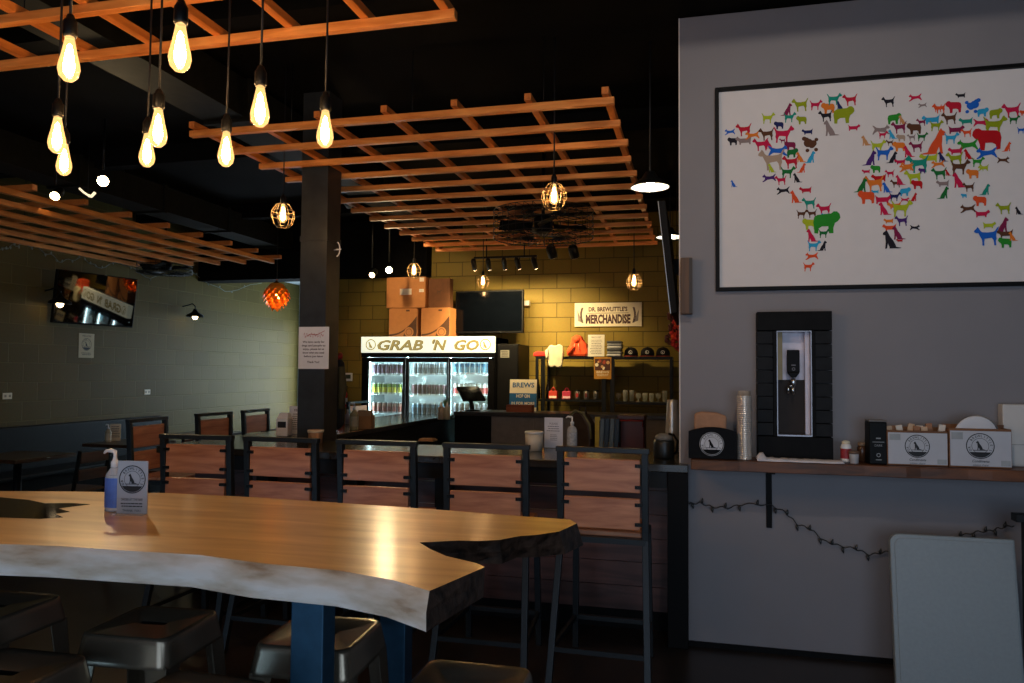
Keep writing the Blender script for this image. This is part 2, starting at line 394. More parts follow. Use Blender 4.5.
def cage_pendant(px, py, y, s, label, glow=True):
    p = at(px, py, Y=y)
    r = L(root('cage_pendant', p), label, 'pendant light', 'wire cage pendants')
    bulb_parts(r, .075*s, s*1.0)
    c = MB(); prof = [(.018, .085), (.05, .07), (.083, .02), (.088, -.02), (.07, -.075), (.045, -.098)]
    for k in range(8):
        a = 2*PI*k/8; c.tube([(q[0]*s*math.cos(a), q[0]*s*math.sin(a), q[1]*s) for q in prof], .0028*s, 5)
    for q in (prof[2], prof[3], prof[5], prof[0]):
        c.tube([(q[0]*s*math.cos(2*PI*k/20), q[0]*s*math.sin(2*PI*k/20), q[1]*s) for k in range(20)], .0028*s, 5, True)
    c.build('wire_cage', CAGEM, r)
    MB().tube([(0, 0, .14*s), (0, 0, ZC-.002-p.z)], .005, 6).build('cord', CORD, r)
cage_pendant(283, 214, 4.75, .95, 'round wire cage pendant with lit bulb, left of the dark column')
cage_pendant(554, 195, 4.75, .95, 'wire cage pendant with lit bulb, centre, before the caged fan')
cage_pendant(414, 270, 8.5, 1.0, 'small wire cage pendant in front of the cardboard boxes')
cage_pendant(483, 281, 8.6, .85, 'small caged bulb pendant just above the black wall screen')
cage_pendant(634, 281, 8.5, 1.0, 'small wire cage pendant above the shelf of caps')
def barn(px, py, y, rad, label, zt=ZC):
    p = at(px, py, Y=y); r = L(root('barn_pendant', p), label, 'pendant light', 'barn shade pendants')
    s = MB(); pr = [(.03, .10), (.04, .085), (.055, .06), (rad*.75, .03), (rad, 0), (rad*.98, -.004)]
    s.lathe(pr, n=24, cap=False, m=0); s.lathe([(rad*.97, -.003), (rad*.73, .025), (.05, .05), (.001, .055)], n=24, cap=False, m=1)
    s.build('shade', [BLKM, emit('lit_white_enamel', 'fff3dd', .9, 'f5f0e6')], r)
    MB().ball((0, 0, .005), .03, 12, sz=1.2).build('bulb', emit('barn_bulb', 'fff0d0', 30), r)
    MB().tube([(0, 0, .09), (0, 0, ZC-.002-p.z)], .006, 6).build('cord', CORD, r)
barn(650, 187, 4.95, .128, 'black barn shade pendant beside the grey wall edge')
barn(670, 237, 8.2, .15, 'second barn shade pendant, farther back behind the side screen')

# ================================================================== LIVE EDGE TABLE
TZ = 1.067
top_px = [(0,544),(60,546),(117,550),(200,555),(260,563),(343,571),(393,580),(429.5,591),(485,567),(476,563),(446,556),(430,549),(419.5,542.5),(440,541.5),(459,540.5),(478,541),(499,540),(520,536),(536,535),(559,531.5),(577,523.5),(570,519.5),(520,516),(430,509),(350,503.6),(250,497),(168,493),(80,491.5),(0,491)]
pts = [at(x, y, Z=TZ) for x, y in top_px]
tp = [(-4.0, 1.78), (-3.2, 1.83), (-2.6, 1.80)] + [(p.x, p.y) for p in pts] + [(-3.6, 2.72), (-4.0, 2.70)]
rn = random.Random(3); tb = []
nfront = 3+8
for i, (x, y) in enumerate(tp):
    if i < nfront: tb.append((x + (.01 if i == nfront-1 else 0), y - .035 - rn.uniform(0, .012)))
    elif 11 <= i <= 12: tb.append((x-.004, y))
    elif 12 < i < 24: tb.append((x + rn.uniform(-.022, .022), y + (.035 if i > 15 else 0) + rn.uniform(-.014, .014)))
    else: tb.append((x, y + .02))
cxm, cym = -2.0, 2.3
def rel(pp): return [(x-cxm, y-cym) for x, y in pp]
TT = wood('honey_table_top', 'b08444', 'deb268', 'X', .33, 4, 7, coat=.5, spec=.5)
def live_edge():
    m, nt, b = new_mat('live_edge_sapwood')
    tc = nt.nodes.new('ShaderNodeTexCoord'); mp = nt.nodes.new('ShaderNodeMapping'); mp.inputs['Scale'].default_value = (3, 6, 14); nt.links.new(tc.outputs['Object'], mp.inputs[0])
    n = nt.nodes.new('ShaderNodeTexNoise'); n.inputs['Scale'].default_value = 1.3; n.inputs['Detail'].default_value = 7; nt.links.new(mp.outputs[0], n.inputs['Vector'])
    r = nt.nodes.new('ShaderNodeValToRGB'); e = r.color_ramp.elements
    e[0].position = .22; e[0].color = lin('5a4030'); e[1].position = .46; e[1].color = lin('cbbca8'); x = e.new(.34); x.color = lin('a08468'); x = e.new(.64); x.color = lin('e6e0d8')
    nt.links.new(n.outputs['Fac'], r.inputs[0]); nt.links.new(r.outputs[0], b.inputs['Base Color'])
    bp = nt.nodes.new('ShaderNodeBump'); bp.inputs['Strength'].default_value = .6; bp.inputs['Distance'].default_value = .01; nt.links.new(n.outputs['Fac'], bp.inputs['Height']); nt.links.new(bp.outputs[0], b.inputs['Normal'])
    setp(b, Roughness=.4, Coat_Weight=.2); return m
EDGE = live_edge(); BARK = mat('dark_bark_edge', '33251d', .4, var=.95, nscale=34, bump=1.0)
table = L(root('live_edge_table', (cxm, cym, 0)), 'long honey wood slab table with live edge and a bite at its right end', 'table')
b = MB(); n = len(tp); TT0, TT1 = rel(tp), rel(tb)
mid = [((a[0]+c[0])/2, (a[1]+c[1])/2 - (.012 if i < nfront else 0)) for i, (a, c) in enumerate(zip(TT0, TT1))]
th = .082
vs = [(x, y, TZ) for x, y in TT0] + [(x, y, TZ-th*.5) for x, y in mid] + [(x, y, TZ-th) for x, y in TT1]
b.add(vs, [tuple(range(n))], m=0); b.add(vs, [tuple(range(2*n, 3*n))[::-1]], m=2)
for lo_, hi_, mm in ((0, nfront-1, 1), (nfront-1, 23, 2), (23, n, 1)):
    b.add(vs, [(k*n+(i+1) % n, k*n+i, (k+1)*n+i, (k+1)*n+(i+1) % n) for i in range(lo_, hi_) for k in (0, 1)], sm=(mm == 1 and lo_ == 0), m=mm)
b.build('tabletop', [TT, EDGE, BARK], table)
# dark resin-filled void, and its ragged tips
ri = [(0,497.5),(28,500),(45,503.5),(72,503.3),(90,504.5),(70,507),(58,508.5),(70,512),(55,514),(63,517.5),(40,519),(0,517.5)]
rp = [at(x, y, Z=TZ) for x, y in ri]
b = MB().prism(rel([(-3.1, 2.30)] + [(p.x, p.y) for p in rp[::-1]] + [(-3.1, 2.5)])[::-1], TZ-.02, TZ+.0012)
b.build('resin_inlay', mat('dark_resin', '1c140c', .06, spec=.7), table)
LEGB = mat('leg_steel_blue_reflection', '2a506a', .4, .5, nscale=30)  # blue base colour stands for daylight reflected in dark steel
l1, l2 = at(291, 610, Y=1.96), at(323.5, 610, Y=1.96)
for xo in (0, -2.45):
    for y0 in (1.96, 2.58):
        MB().box(l1.x+xo-cxm, y0-cym, 0, l2.x+xo-cxm, y0+.075-cym, TZ-th-.001).build('leg', LEGB, table, bevel=.004)
    pass
    MB().box(l1.x+xo-cxm, 2.035-cym, TZ-th-.06, l2.x+xo-cxm, 2.58-cym, TZ-th-.001).build('top_rail', LEGB, table, bevel=.004)
# sign holder and sanitiser bottle on the table
AC = glassy('clear_acrylic', 'f2f6fa', .8)
def sign_panel(r, w, h, draw, m=PAPER, thick=.004, tilt=0, mats=None):
    """upright panel facing -Y, base at local origin; draw(mb) adds print in (u,v), v from the base"""
    T = Matrix.Rotation(tilt, 4, 'X')
    p = MB(); p.M = T; p.box(-w/2, 0, 0, w/2, thick, h); o = p.build('panel', m, r)
    d = MB(); d.subs = []; d.M = T @ FRONT(0, -.0012, 0); draw(d)
    for k in d.subs: k.build('lettering', mats or [INK], o)
    if d.v: d.build('print', mats or [INK], o)
    return o
p = at(131.5, 514, Z=TZ); r = L(root('table_sign', (p.x, p.y, TZ+.0005), R(9)), 'grey acrylic table sign with round dog crest, on the slab table', 'sign')
w = .118; h = .195
def d1(d):
    logo(d, 0, h-.068, .052)
    text(d, 'ORDER AT THE BAR', 0, .048, .014, width=.085); lines(d, -.045, .045, .036, .010, 2, .004, seed=4); text(d, 'THANK YOU', 0, .008, .012, width=.07)
sign_panel(r, w, h, d1, mat('sign_grey_print', 'a9adb5', .35, var=.03))
b = MB(); b.box(-w/2, -.035, 0, w/2, .0, .003); b.build('foot', AC, r)
p = at(115, 512, Z=TZ)
sx_ = at(114.5, 480, Y=2.42).x
r = L(root('sanitizer_bottle', (sx_, 2.42, TZ+.0005), R(-6)), 'blue labelled sanitizer pump bottle behind the grey table sign', 'bottle')
b = MB(); b.prism([(.036*math.cos(2*PI*k/20)*1.0, .026*math.sin(2*PI*k/20)) for k in range(20)], 0, .135)
b.prism([(.036*math.cos(2*PI*k/20), .026*math.sin(2*PI*k/20)) for k in range(20)], .135, .165, top=[(.013*math.cos(2*PI*k/20), .013*math.sin(2*PI*k/20)) for k in range(20)])
b.build('body', glassy('clear_gel_bottle', 'dfe6ee', .45), r, bevel=.003)
b = MB(); b.prism([(.0375*math.cos(2*PI*k/20), .0275*math.sin(2*PI*k/20)) for k in range(20)], .015, .125); b.build('paper_label', mat('blue_label', '5577c8', .5, var=.15, nscale=20), r)
b = MB(); b.lathe([(.014, .165), (.014, .185), (.009, .19), (.006, .205), (.006, .225)], n=14); b.tube([(0, 0, .222), (-.02, 0, .226), (-.045, 0, .224), (-.055, 0, .214)], [.008, .008, .006, .004], 8)
b.build('pump', WHITE, r)

# ================================================================== METAL STOOLS
def rsq(w, rad, n=4, cx=0, cy=0):
    out = []
    for qx, qy, a0 in ((1, 1, 0), (-1, 1, 90), (-1, -1, 180), (1, -1, 270)):
        for k in range(n+1):
            a = R(a0 + 90*k/n); out.append((cx + qx*(w-rad) + rad*math.cos(a), cy + qy*(w-rad) + rad*math.sin(a)))
    return out
GUN = mat('gunmetal_stool', '857c6c', .27, .75, var=.2, nscale=5)
def make_stool():
    r = root('metal_stool'); H = .76
    o1 = rsq(.155, .035); N = len(o1)
    def slot(sx, sy): return [(sx*.9*(1 if abs(math.cos(t)) > .3 else 1)*math.copysign(abs(math.cos(t))**.5, math.cos(t)), sy*math.copysign(abs(math.sin(t))**.6, math.sin(t))) for t in [2*PI*(k+.0)/N + 2*PI*.0 for k in range(N)]]
    loops = [([(x*1.085, y*1.085) for x, y in o1], H-.092), ([(x*1.09, y*1.09) for x, y in o1], H-.088), ([(x*1.087, y*1.087) for x, y in o1], H-.080), ([(x*1.082, y*1.082) for x, y in o1], H-.076), ([(x*1.022, y*1.022) for x, y in o1], H-.026), ([(x*1.017, y*1.017) for x, y in o1], H-.020), (o1, H-.010), ([(x*.985, y*.985) for x, y in o1], H-.003), ([(x*.95, y*.95) for x, y in o1], H), ([(x*.86, y*.86) for x, y in o1], H-.004)]
    sl = []
    for x, y in o1:
        a = math.atan2(y, x); sl.append((.056*math.copysign(abs(math.cos(a))**.7, math.cos(a)), .019*math.copysign(abs(math.sin(a))**.7, math.sin(a))))
    loops += [([(x*1.15, y*1.3) for x, y in sl], H-.004), (sl, H-.008), (sl, H-.03)]
    vs = [(x, y, z) for lp, z in loops for x, y in lp]
    fs = [(i*N+k, i*N+(k+1) % N, (i+1)*N+(k+1) % N, (i+1)*N+k) for i in range(len(loops)-1) for k in range(N)]
    sb = MB(); sb.add(vs, fs[:-N], True, 0); sb.add(vs, fs[-N:], True, 1); sb.poly([(x, y) for x, y in sl], H-.0295, 1); sb.build('seat', [GUN, BLK], r)
    for sx in (-1, 1):
        for sy in (-1, 1):
            b = MB()
            t0, t1 = Vector((sx*.162, sy*.162, H-.085)), Vector((sx*.205, sy*.205, .012))
            for ax in (0, 1):                                    # two flanges of pressed angle, tapering down
                def q(p, w, d):
                    e = p.copy(); e[ax] -= (sx, sy)[ax]*w; e[1-ax] -= (sx, sy)[1-ax]*d; return e
                A = [q(t0, 0, 0), q(t0, .075, 0), q(t0, .075, .006), q(t0, 0, .006), q(t1, 0, 0), q(t1, .03, 0), q(t1, .03, .006), q(t1, 0, .006)]
                b.add(A, [(0,1,2,3),(7,6,5,4),(0,4,5,1),(1,5,6,2),(2,6,7,3),(3,7,4,0)])
            o = b.build('leg', GUN, r, bevel=.002)
            MB().box(sx*.205-.022, sy*.205-.022, 0, sx*.205+.008*sx if False else sx*.205+.022, sy*.205+.022, .012).build('foot_cap', BLK, o)
    for k in range(4):
        z = .25; a = [(-1,-1),(1,-1),(1,1),(-1,1)]; s0, s1 = a[k], a[(k+1) % 4]; e = .183
        MB().bar((s0[0]*e, s0[1]*e, z), (s1[0]*e, s1[1]*e, z), .006, .03).build('stretcher', GUN, r)
    MB().bar((-.15, -.15, H-.06), (.15, .15, H-.06), .02, .004).bar((-.15, .15, H-.065), (.15, -.15, H-.065), .02, .004).build('cross_brace', GUN, r)
    return r
st = make_stool(); first = True
for x, y, rz, lab in ((-2.45, 2.20, 2, 'at the left edge of the photo, tucked under the slab table'), (-1.775, 2.19, 4, 'second from left in the row tucked under the table'),
                      (-1.185, 2.25, 3, 'tucked behind the blue table leg'), (-1.89, 1.73, 2, 'dark seat lowest at the left, nearest the camera'),
                      (-1.28, 1.71, -3, 'dark seat low in the photo, left of the blue table leg'), (-.61, 1.975, 1, 'alone under the table bite, cut by the bottom of the photo')):
    o = st if first else dup(st); first = False
    o.location = (x, y, 0); o.rotation_euler = (0, 0, R(rz))
    L(o, 'backless metal stool, '+lab, 'stool', 'backless metal stools at the long table')

# ================================================================== BAR CHAIRS
def make_chair():
    r = root('bar_chair')                                       # faces +Y, back at local y = 0
    tw = .034
    for s in (-1, 1):
        b = MB(); x = s*.222
        b.bar((x, 0, 1.19), (x, .03, .74), tw, .04, (0, 1, 0)); b.build('back_post', STEEL, r, bevel=.003)
        b = MB(); b.bar((x, .03, .74), (s*.25, -.15, 0), tw, .034, (0, 1, 0)); b.build('leg', STEEL, r, bevel=.003)
        b = MB(); b.bar((s*.205, .40, .735), (s*.215, .45, 0), tw, .034, (0, 1, 0)); b.build('leg', STEEL, r, bevel=.003)
        MB().bar((s*.243, -.105, .19), (s*.213, .437, .19), .02, .025).build('stretcher', STEEL, r)
    MB().box(-.245, -.02, 1.187, .245, .02, 1.214).build('top_rail', STEEL, r, bevel=.003)
    MB().bar((-.243, -.105, .19), (.243, -.105, .19), .025, .025).build('stretcher', STEEL, r)
    MB().bar((-.212, .437, .19), (.212, .437, .19), .025, .025).build('stretcher', STEEL, r)
    b = MB(); b.box(-.222, .0, .715, .222, .03, .745).box(-.222, .40, .715, .222, .425, .745).box(-.222, .03, .715, -.197, .40, .745).box(.197, .03, .715, .222, .40, .745)
    b.build('seat_frame', STEEL, r)
    MB().box(-.205, .04, .7455, .205, .44, .773).build('seat', PLANK, r, bevel=.006)
    for z0, z1 in ((.795, .955), (.985, 1.155)):
        MB().box(-.198, -.012, z0, .198, .012, z1).build('back_plank', PLANK, r, bevel=.004)
        for s in (-1, 1):
            for z in (z0+.03, z1-.03):
                b = MB(); b.box(s*.172, -.021, z-.009, s*.212, -.013, z+.009); b.lathe([(.009, 0), (.009, .008), (.005, .012)], n=8, smooth=False) if False else None
                b.tube([(s*.18, -.021, z), (s*.18, -.028, z)], .0075, 8); b.build('bolt', BLKM, r)
    return r
ch = make_chair(); first = True
lab = ['far left, beside the table sign', 'second from the left', 'in the middle of the row', 'second from the right', 'far right, beyond the table tip']
for k, x in enumerate((-2.93, -2.363, -1.76, -1.12, -.487)):
    o = ch if first else dup(ch); first = False
    o.location = (x, 3.95, 0); o.rotation_euler = (0, 0, R((2, -1, 0, 1, -1)[k]))
    L(o, 'plank back steel chair at the front bar, '+lab[k], 'chair', 'plank back chairs along the front of the bar')
for k, (y, l) in enumerate(((5.22, 'largest and nearest'), (6.08, 'second from the near end'), (6.75, 'third along'), (8.35, 'partly hidden behind the column'), (9.10, 'farthest, by the drinks fridge'))):
    o = dup(ch, (-4.33, y, 0), R(-90 + (4, -3, 2, 0, -8)[k]))
    L(o, 'plank back chair on the left side of the bar, '+l, 'chair', 'plank back chairs along the left side of the bar')

# ================================================================== BAR
BT = mat('dark_bar_top', '23211a', .18, var=.25, nscale=3, spec=.5)
bar = L(root('bar_counter', (0, 4.55, 0)), 'long L-shaped bar with glossy dark top and reddish plank front', 'bar counter')
z1, z0 = 1.067, 1.02
XA, XB, XC = -3.70, -2.99, -.103      # left end, inner edge of the left leg, right end
b = MB(); b.prism([(XA, 0), (-.055, 0), (-.055, .07), (XC, .07), (XC, .70), (XB, .70), (XB, 4.7), (XA, 4.7)], z0, z1); b.build('countertop', BT, bar, bevel=.004)
# front: horizontal reddish planks, one mesh with grooves
PAN = wood('reddish_bar_planks', '3a2320', '6b4740', 'X', .35, 5, 8, spec=.5)
b = MB()
for k in range(6): b.box(XA+.12, .27, .12+k*.15, XC-.01, .30, .12+k*.15+.146)
b.build('front_panel', PAN, bar)
MB().box(XA+.12, .28, 0, XC-.01, .32, .12).build('kick_plate', BLK, bar)
MB().box(XA+.06, .04, z0-.10, -.178, .07, z0-.0005).build('apron', BLKM, bar)
for x in (-3.0, -2.33, -1.68):
    MB().box(x, .15, 0, x+.10, .265, z0-.11).build('support_post', BLKM, bar, bevel=.004)
MB().box(-.175, .0, 0, -.055, .07, z0-.001).box(-.175, .07, 0, XC, .26, z0-.101).build('end_post', BLK, bar, bevel=.004)
b = MB()
for k in range(6): b.box(XA+.26, .32, .12+k*.15, XA+.29, 4.45, .12+k*.15+.146)
b.build('side_panel', wood('reddish_bar_planks_side', '3a2320', '6b4740', 'Y', .35, 5, 8), bar)
MB().box(XB-.04, .68, 0, XB-.02, 4.68, z0-.0005).build('inner_panel', BLK, bar)
MB().box(XA+.29, .35, .55, XB-.042, 4.45, .57).build('under_shelf', BLK, bar)

# things on the bar
zb = 1.12
p = at(320, 442, Z=z1)
def on(px, py, Z): q = at(px, py, Z=Z); q.z = Z+.001; return q
p = on(298, 434, z1); r = L(root('table_sign', p, R(12)), 'white text card upright on the bar by the column foot', 'sign')
sign_panel(r, .155, .235, lambda d: (text(d, 'MENU', 0, .19, .03, width=.07), lines(d, -.06, .06, .165, .018, 8, .005, seed=2)))
MB().box(-.07, -.02, 0, .07, .05, .003).build('foot', AC, r)
p = on(284, 436, z1); r = L(root('napkin_dispenser', p, R(8)), 'white napkin dispenser with dark slot, left of the text card', 'dispenser')
MB().box(-.05, -.05, 0, .05, .05, .15).build('body', WHITE, r, bevel=.008); MB().box(-.035, -.0515, .07, .035, -.05, .12).build('slot', INK, r)
MB().prism([(-.045, -.04), (.045, -.04), (.045, .04), (-.045, .04)], .15, .19, top=[(-.035, -.01), (.04, -.01), (.04, .02), (-.035, .02)]).build('napkin', PAPER, r)
p = on(315.5, 443, z1); r = L(root('kraft_cup', p), 'short kraft paper cup on the bar beside the column', 'cup')
MB().lathe([(.05, 0), (.055, .08), (.058, .095), (.052, .096), (.049, .02)], n=20).build('body', mat('kraft_paper', 'b98f6a', .7), r)
MB().lathe([(.056, .078), (.06, .08), (.061, .096), (.057, .098)], n=20, cap=False).build('rim', CREAM, r)
p = on(428, 441, z1); o = MB(); o.box(-.06, -.05, 0, .06, .05, .012).box(-.055, -.045, .012, .05, .04, .02)
L(o.build('folded_napkins', mat('tan_napkin', '9a7048', .8), loc=p), 'folded tan napkins lying flat on the bar behind the chairs', 'napkins')
p = on(534, 450.5, z1); r = L(root('round_tub', p), 'round cream tub with lid on the bar, left of the white card', 'tub')
MB().lathe([(.058, 0), (.062, .115)], n=24).build('body', mat('cream_tub', 'd8d2c4', .5, var=.03), r); MB().lathe([(.065, .115), (.066, .128), (.06, .132)], n=24).build('lid', WHITE, r)
p = on(553.5, 448, z1); r = L(root('table_sign', p, R(-3)), 'white acrylic notice upright on the bar right of the cream tub', 'sign')
sign_panel(r, .135, .215, lambda d: (text(d, 'PLEASE', 0, .165, .02, width=.06), lines(d, -.05, .05, .15, .016, 3, .005, seed=5), lines(d, -.03, .03, .09, .012, 4, .004, seed=6)), mat('blue_white_print', 'd5dbea', .4, var=.03), mats=[mat('blue_ink', '5a6a8c', .6)])
MB().box(-.065, -.02, 0, .065, .05, .003).build('foot', AC, r)
def pump_bottle(px, py, Z, label, body, lab, hh=.17, s=1):
    p = on(px, py, Z); r = L(root('pump_bottle', p), label, 'bottle', 'pump bottles on the bar')
    MB().lathe([(.034*s, 0), (.036*s, .01), (.036*s, hh*.62), (.028*s, hh*.72), (.013*s, hh*.77), (.013*s, hh*.82)], n=18).build('body', body, r)
    MB().lathe([(.0368*s, hh*.15), (.0368*s, hh*.55)], n=18, cap=False).build('paper_label', lab, r)
    b = MB(); b.lathe([(.014*s, hh*.82), (.014*s, hh*.9), (.006*s, hh*.92), (.006*s, hh*1.07)], n=12); b.tube([(0, 0, hh*1.06), (-.03*s, 0, hh*1.08), (-.045*s, 0, hh*1.03)], [.008*s, .007*s, .004*s], 8); b.build('pump', WHITE, r)
    return r
pump_bottle(572, 449, z1, 'clear pump bottle with white label right of the white notice', glassy('clear_gel', 'e4e8ec', .5), mat('grey_label', 'aab0b8', .5, var=.3, nscale=60), .21)
p = on(340, 424, z1); r = L(root('red_canister', p), 'red cylindrical canister on the left side of the bar', 'canister')
MB().lathe([(.05, 0), (.05, .135), (.046, .14)], n=20).build('body', mat('red_can', 'b3161c', .3), r); MB().lathe([(.047, .14), (.047, .15), (.03, .155)], n=20).build('lid', BLKM, r)
pump_bottle(354, 430, z1, 'cream pump bottle on the side bar before the kraft box', mat('tan_soap', 'b9a878', .4), mat('tan_label', 'd6cba8', .5), .225, 1.1)
p = on(365, 428.5, z1); r = L(root('kraft_box', p, R(12)), 'open kraft box of napkins on the side bar', 'box')
b = MB(); w = .075
for q in ((-w, -w, -w+.004, w), (w-.004, -w, w, w), (-w, -w, w, -w+.004), (-w, w-.004, w, w)): b.box(q[0], q[1], 0, q[2], q[3], .12)
b.box(-w, -w, 0, w, w, .004); b.build('body', mat('kraft_box_card', 'a97a4a', .7), r)
MB().box(-.06, -.03, .005, .06, .05, .17).build('napkins', mat('brown_napkin', 'a98c6a', .8), r)
p = on(347.5, 424, z1); L(MB().lathe([(.022, 0), (.022, .09), (.01, .11), (.009, .14), (.012, .145)], n=12).build('small_bottle', mat('pale_bottle', '9a98a8', .3), loc=p), 'small pale bottle between the red canister and cream pump bottle', 'bottle')
for px, nm, c in ((441, 'left', 'bfa888'), (447, 'right', 'c8bc98')):
    p = on(px, 419.5, z1); r = L(root('squeeze_bottle', p), 'tan squeeze bottle on the far end of the side bar, '+nm+' of a pair', 'bottle', 'squeeze bottles before the fridge')
    MB().lathe([(.035, 0), (.036, .12), (.028, .14), (.02, .145)], n=14).build('body', mat('squeeze_'+nm, c, .4), r); MB().lathe([(.02, .145), (.012, .17), (.004, .2)], n=12).build('nozzle', CREAM, r)
# point-of-sale screen, plant, cups at the end of the side bar
p = at(470, 414, Y=8.75)
r = L(root('register_screen', (-2.74, 9.02, zb+.001), R(45)), 'black tilted register screen on a stand before the drinks fridge', 'screen')
b = MB(); b.lathe([(.10, 0), (.10, .012), (.03, .02)], n=20); b.bar((0, 0, .015), (0, .06, .17), .05, .03); b.build('stand', BLK, r)
b = MB(); b.M = Matrix.Translation((0, .02, .20)) @ Matrix.Rotation(R(-50), 4, 'X'); b.box(-.16, -.012, -.11, .16, .012, .15); b.build('screen', mat('black_screen', '070708', .15), r, bevel=.006)

# back counter, on its own, along the back wall
zb = 1.12
bc = L(root('back_counter', (-1.2, 9.13, 0)), 'grey fronted back counter with dark top below the merchandise shelves', 'counter')
xq0, xq1 = -2.50, .3
MB().box(-2.93+1.2, -.28, zb-.05, xq1+1.2, .28, zb).build('countertop', mat('charcoal_top', '2d2c2c', .35), bc, bevel=.004)
MB().box(-2.92+1.2, -.25, 0, xq0+1.248, .26, zb-.051).build('end_cabinet', BLK, bc)
MB().box(xq0+1.25, -.25, 0, xq1+1.2, .26, zb-.051).build('cabinet', mat('grey_cabinet', '6f6a66', .55), bc)
b = MB()
for k in range(5): b.box(xq0+1.25+.54*k+.008, -.262, .08, xq0+1.25+.54*(k+1)-.008, -.251, zb-.07)
b.build('door_panels', mat('grey_cabinet_door', '77726e', .55), bc)
# lower work counter just behind the bar, for the things seen over the chairs
wk = L(root('work_counter', (-1.0, 6.5, 0)), 'dark low work counter behind the front bar', 'counter')
MB().box(-.9, -.28, .86, .85, .28, .90).build('countertop', BLKM, wk, bevel=.004); MB().box(-.88, -.25, 0, .83, .26, .859).build('cabinet', BLK, wk)
ZW = .90
def wkp(px, y=6.45): q = at(px, 440, Y=y); q.z = ZW+.001; return q
def bag():
    p = wkp(582, 6.5); r = L(root('leather_bag', p, R(-15)), 'dark brown arched bag with olive trim behind the bar chairs', 'bag')
    arch = [(-.10, 0), (.10, 0), (.115, .14), (.10, .26), (.04, .35), (-.03, .37), (-.08, .33), (-.11, .2)]
    b = MB(); b.M = Matrix.Rotation(PI/2, 4, 'X'); b.prism(arch, -.07, .07); b.build('body', mat('brown_leather', '2f1f16', .5, bump=.3), r, bevel=.02)
    MB().tube([(x*1.03, .075-.15, z*1.02) for x, z in arch[2:7]], .011, 6).build('trim', mat('olive_trim', '6e6a48', .5), r)
    MB().tube([(-.03, 0, .36), (-.02, 0, .41), (.03, 0, .41), (.04, 0, .345)], .008, 6).build('handle', mat('brown_leather', '2f1f16'), r)
bag()
p = wkp(597.5, 6.4); b = MB(); b.box(-.022, -.012, 0, .022, .012, .33)
L(b.build('yellow_folder', mat('yellow_card', 'b8a038', .6), loc=p, bevel=.004), 'thin yellow folder standing between the bag and blue cloths', 'folder')
r = L(root('cloth_rack', wkp(610, 6.38)), 'rack with blue striped cloths hung over it behind the bar', 'rack')
MB().tube([(-.085, 0, 0), (-.085, 0, .30), (.085, 0, .30), (.085, 0, 0)], .006, 6).build('frame', BLKM, r)
for k in range(4):
    b = MB(); x = -.062 + k*.042; b.bar((x, -.014, .315), (x-.012, -.03, .06), .034, .012); b.bar((x, .014, .315), (x, .03, .12), .034, .012); b.box(x-.017, -.016, .305, x+.017, .016, .318)
    b.build('cloth', mat('blue_cloth_%d' % (k % 2), ('5a6c7c', '34475c')[k % 2], .85), r, bevel=.004)
p = wkp(632, 6.6); r = L(root('red_cooler', p), 'dark red cooler box behind the right bar chair', 'cooler')
MB().box(-.115, -.1, 0, .115, .12, .30).build('body', mat('dark_red_plastic', '4a1210', .4), r, bevel=.012); MB().box(-.12, -.105, .301, .12, .125, .345).build('lid', mat('dark_red_lid', '3a100f', .4), r, bevel=.01)
MB().tube([(-.1, -.112, .25), (-.1, -.13, .3), (.1, -.13, .3), (.1, -.112, .25)], .007, 6).build('handle', mat('red_handle', '8a1a16', .4), r)
p = on(664, 458, z1); r = L(root('black_jug', p), 'squat black jug with clear top and handle on the right end of the bar', 'jug')
MB().lathe([(.062, 0), (.066, .01), (.066, .10), (.06, .115)], n=24).build('body', mat('black_jug_plastic', '15191a', .35), r)
MB().lathe([(.06, .116), (.055, .14), (.03, .155), (.02, .158)], n=24).build('clear_top', glassy('smoky_top', '8a8a86', .35), r)
MB().tube([(.03, -.02, .155), (.06, -.03, .15), (.085, -.035, .11), (.08, -.035, .05), (.066, -.03, .03)], .008, 8).build('handle', BLK, r)
p = on(672.5, 452, z1); r = L(root('cup_stack', p), 'tapered stack of steel cups at the right end of the bar', 'cups')
b = MB(); prof = [(.045, 0)]
for k in range(10): prof += [(.046-.0016*k, .055+.018*k), (.042-.0016*k, .057+.018*k)] if False else [(.047-.0018*k, .02+.022*k), (.0445-.0018*k, .022+.022*k)]
prof += [(.026, .26), (.024, .265)]
# cups turned upside down, each nested over the next
b.lathe([(.055, 0), (.055, .012), (.037, .34), (.035, .355), (.0, .358)], n=20); b.build('cups', mat('brushed_steel', 'd8d2c8', .3, .6), r)
b = MB()
for k in range(4): b.lathe([(.0565-.0006*k, .012*k), (.0565-.0006*k, .012*k+.004)], n=20, cap=False)
b.build('rims', CHROME, r)

# ================================================================== DRINKS FRIDGE
FX0, FX1, FY0, FY1, FT = -4.455, -2.575, 9.46, 10.18, 2.078
fr = L(root('drinks_fridge', ((FX0+FX1)/2, FY0, 0)), 'three door glass drinks fridge with lit lettered header', 'fridge')
fx = (FX0+FX1)/2; W = FX1-FX0; hw = W/2; D = FY1-FY0
FBL = mat('fridge_black', '0a0a0b', .5, spec=.1); FWH = mat('fridge_white_liner', 'e9f2f4', .4, var=.02)
b = MB(); b.box(-hw, .06, 0, -hw+.04, D, FT-.01, 0).box(hw-.04, .06, 0, hw, D, FT-.01, 0).box(-hw, D-.04, 0, hw, D, FT-.01, 0).box(-hw, .06, 1.86, hw, D, FT-.01, 0).box(-hw, .06, 0, hw, D, .16, 0)
b.box(-hw+.04, D-.06, .16, hw-.04, D-.041, 1.86, 1).box(-hw+.041, .1, .16, -hw+.055, D-.06, 1.86, 1).box(hw-.055, .1, .16, hw-.041, D-.06, 1.86, 1).box(-hw+.055, .1, 1.845, hw-.055, D-.06, 1.859, 1)
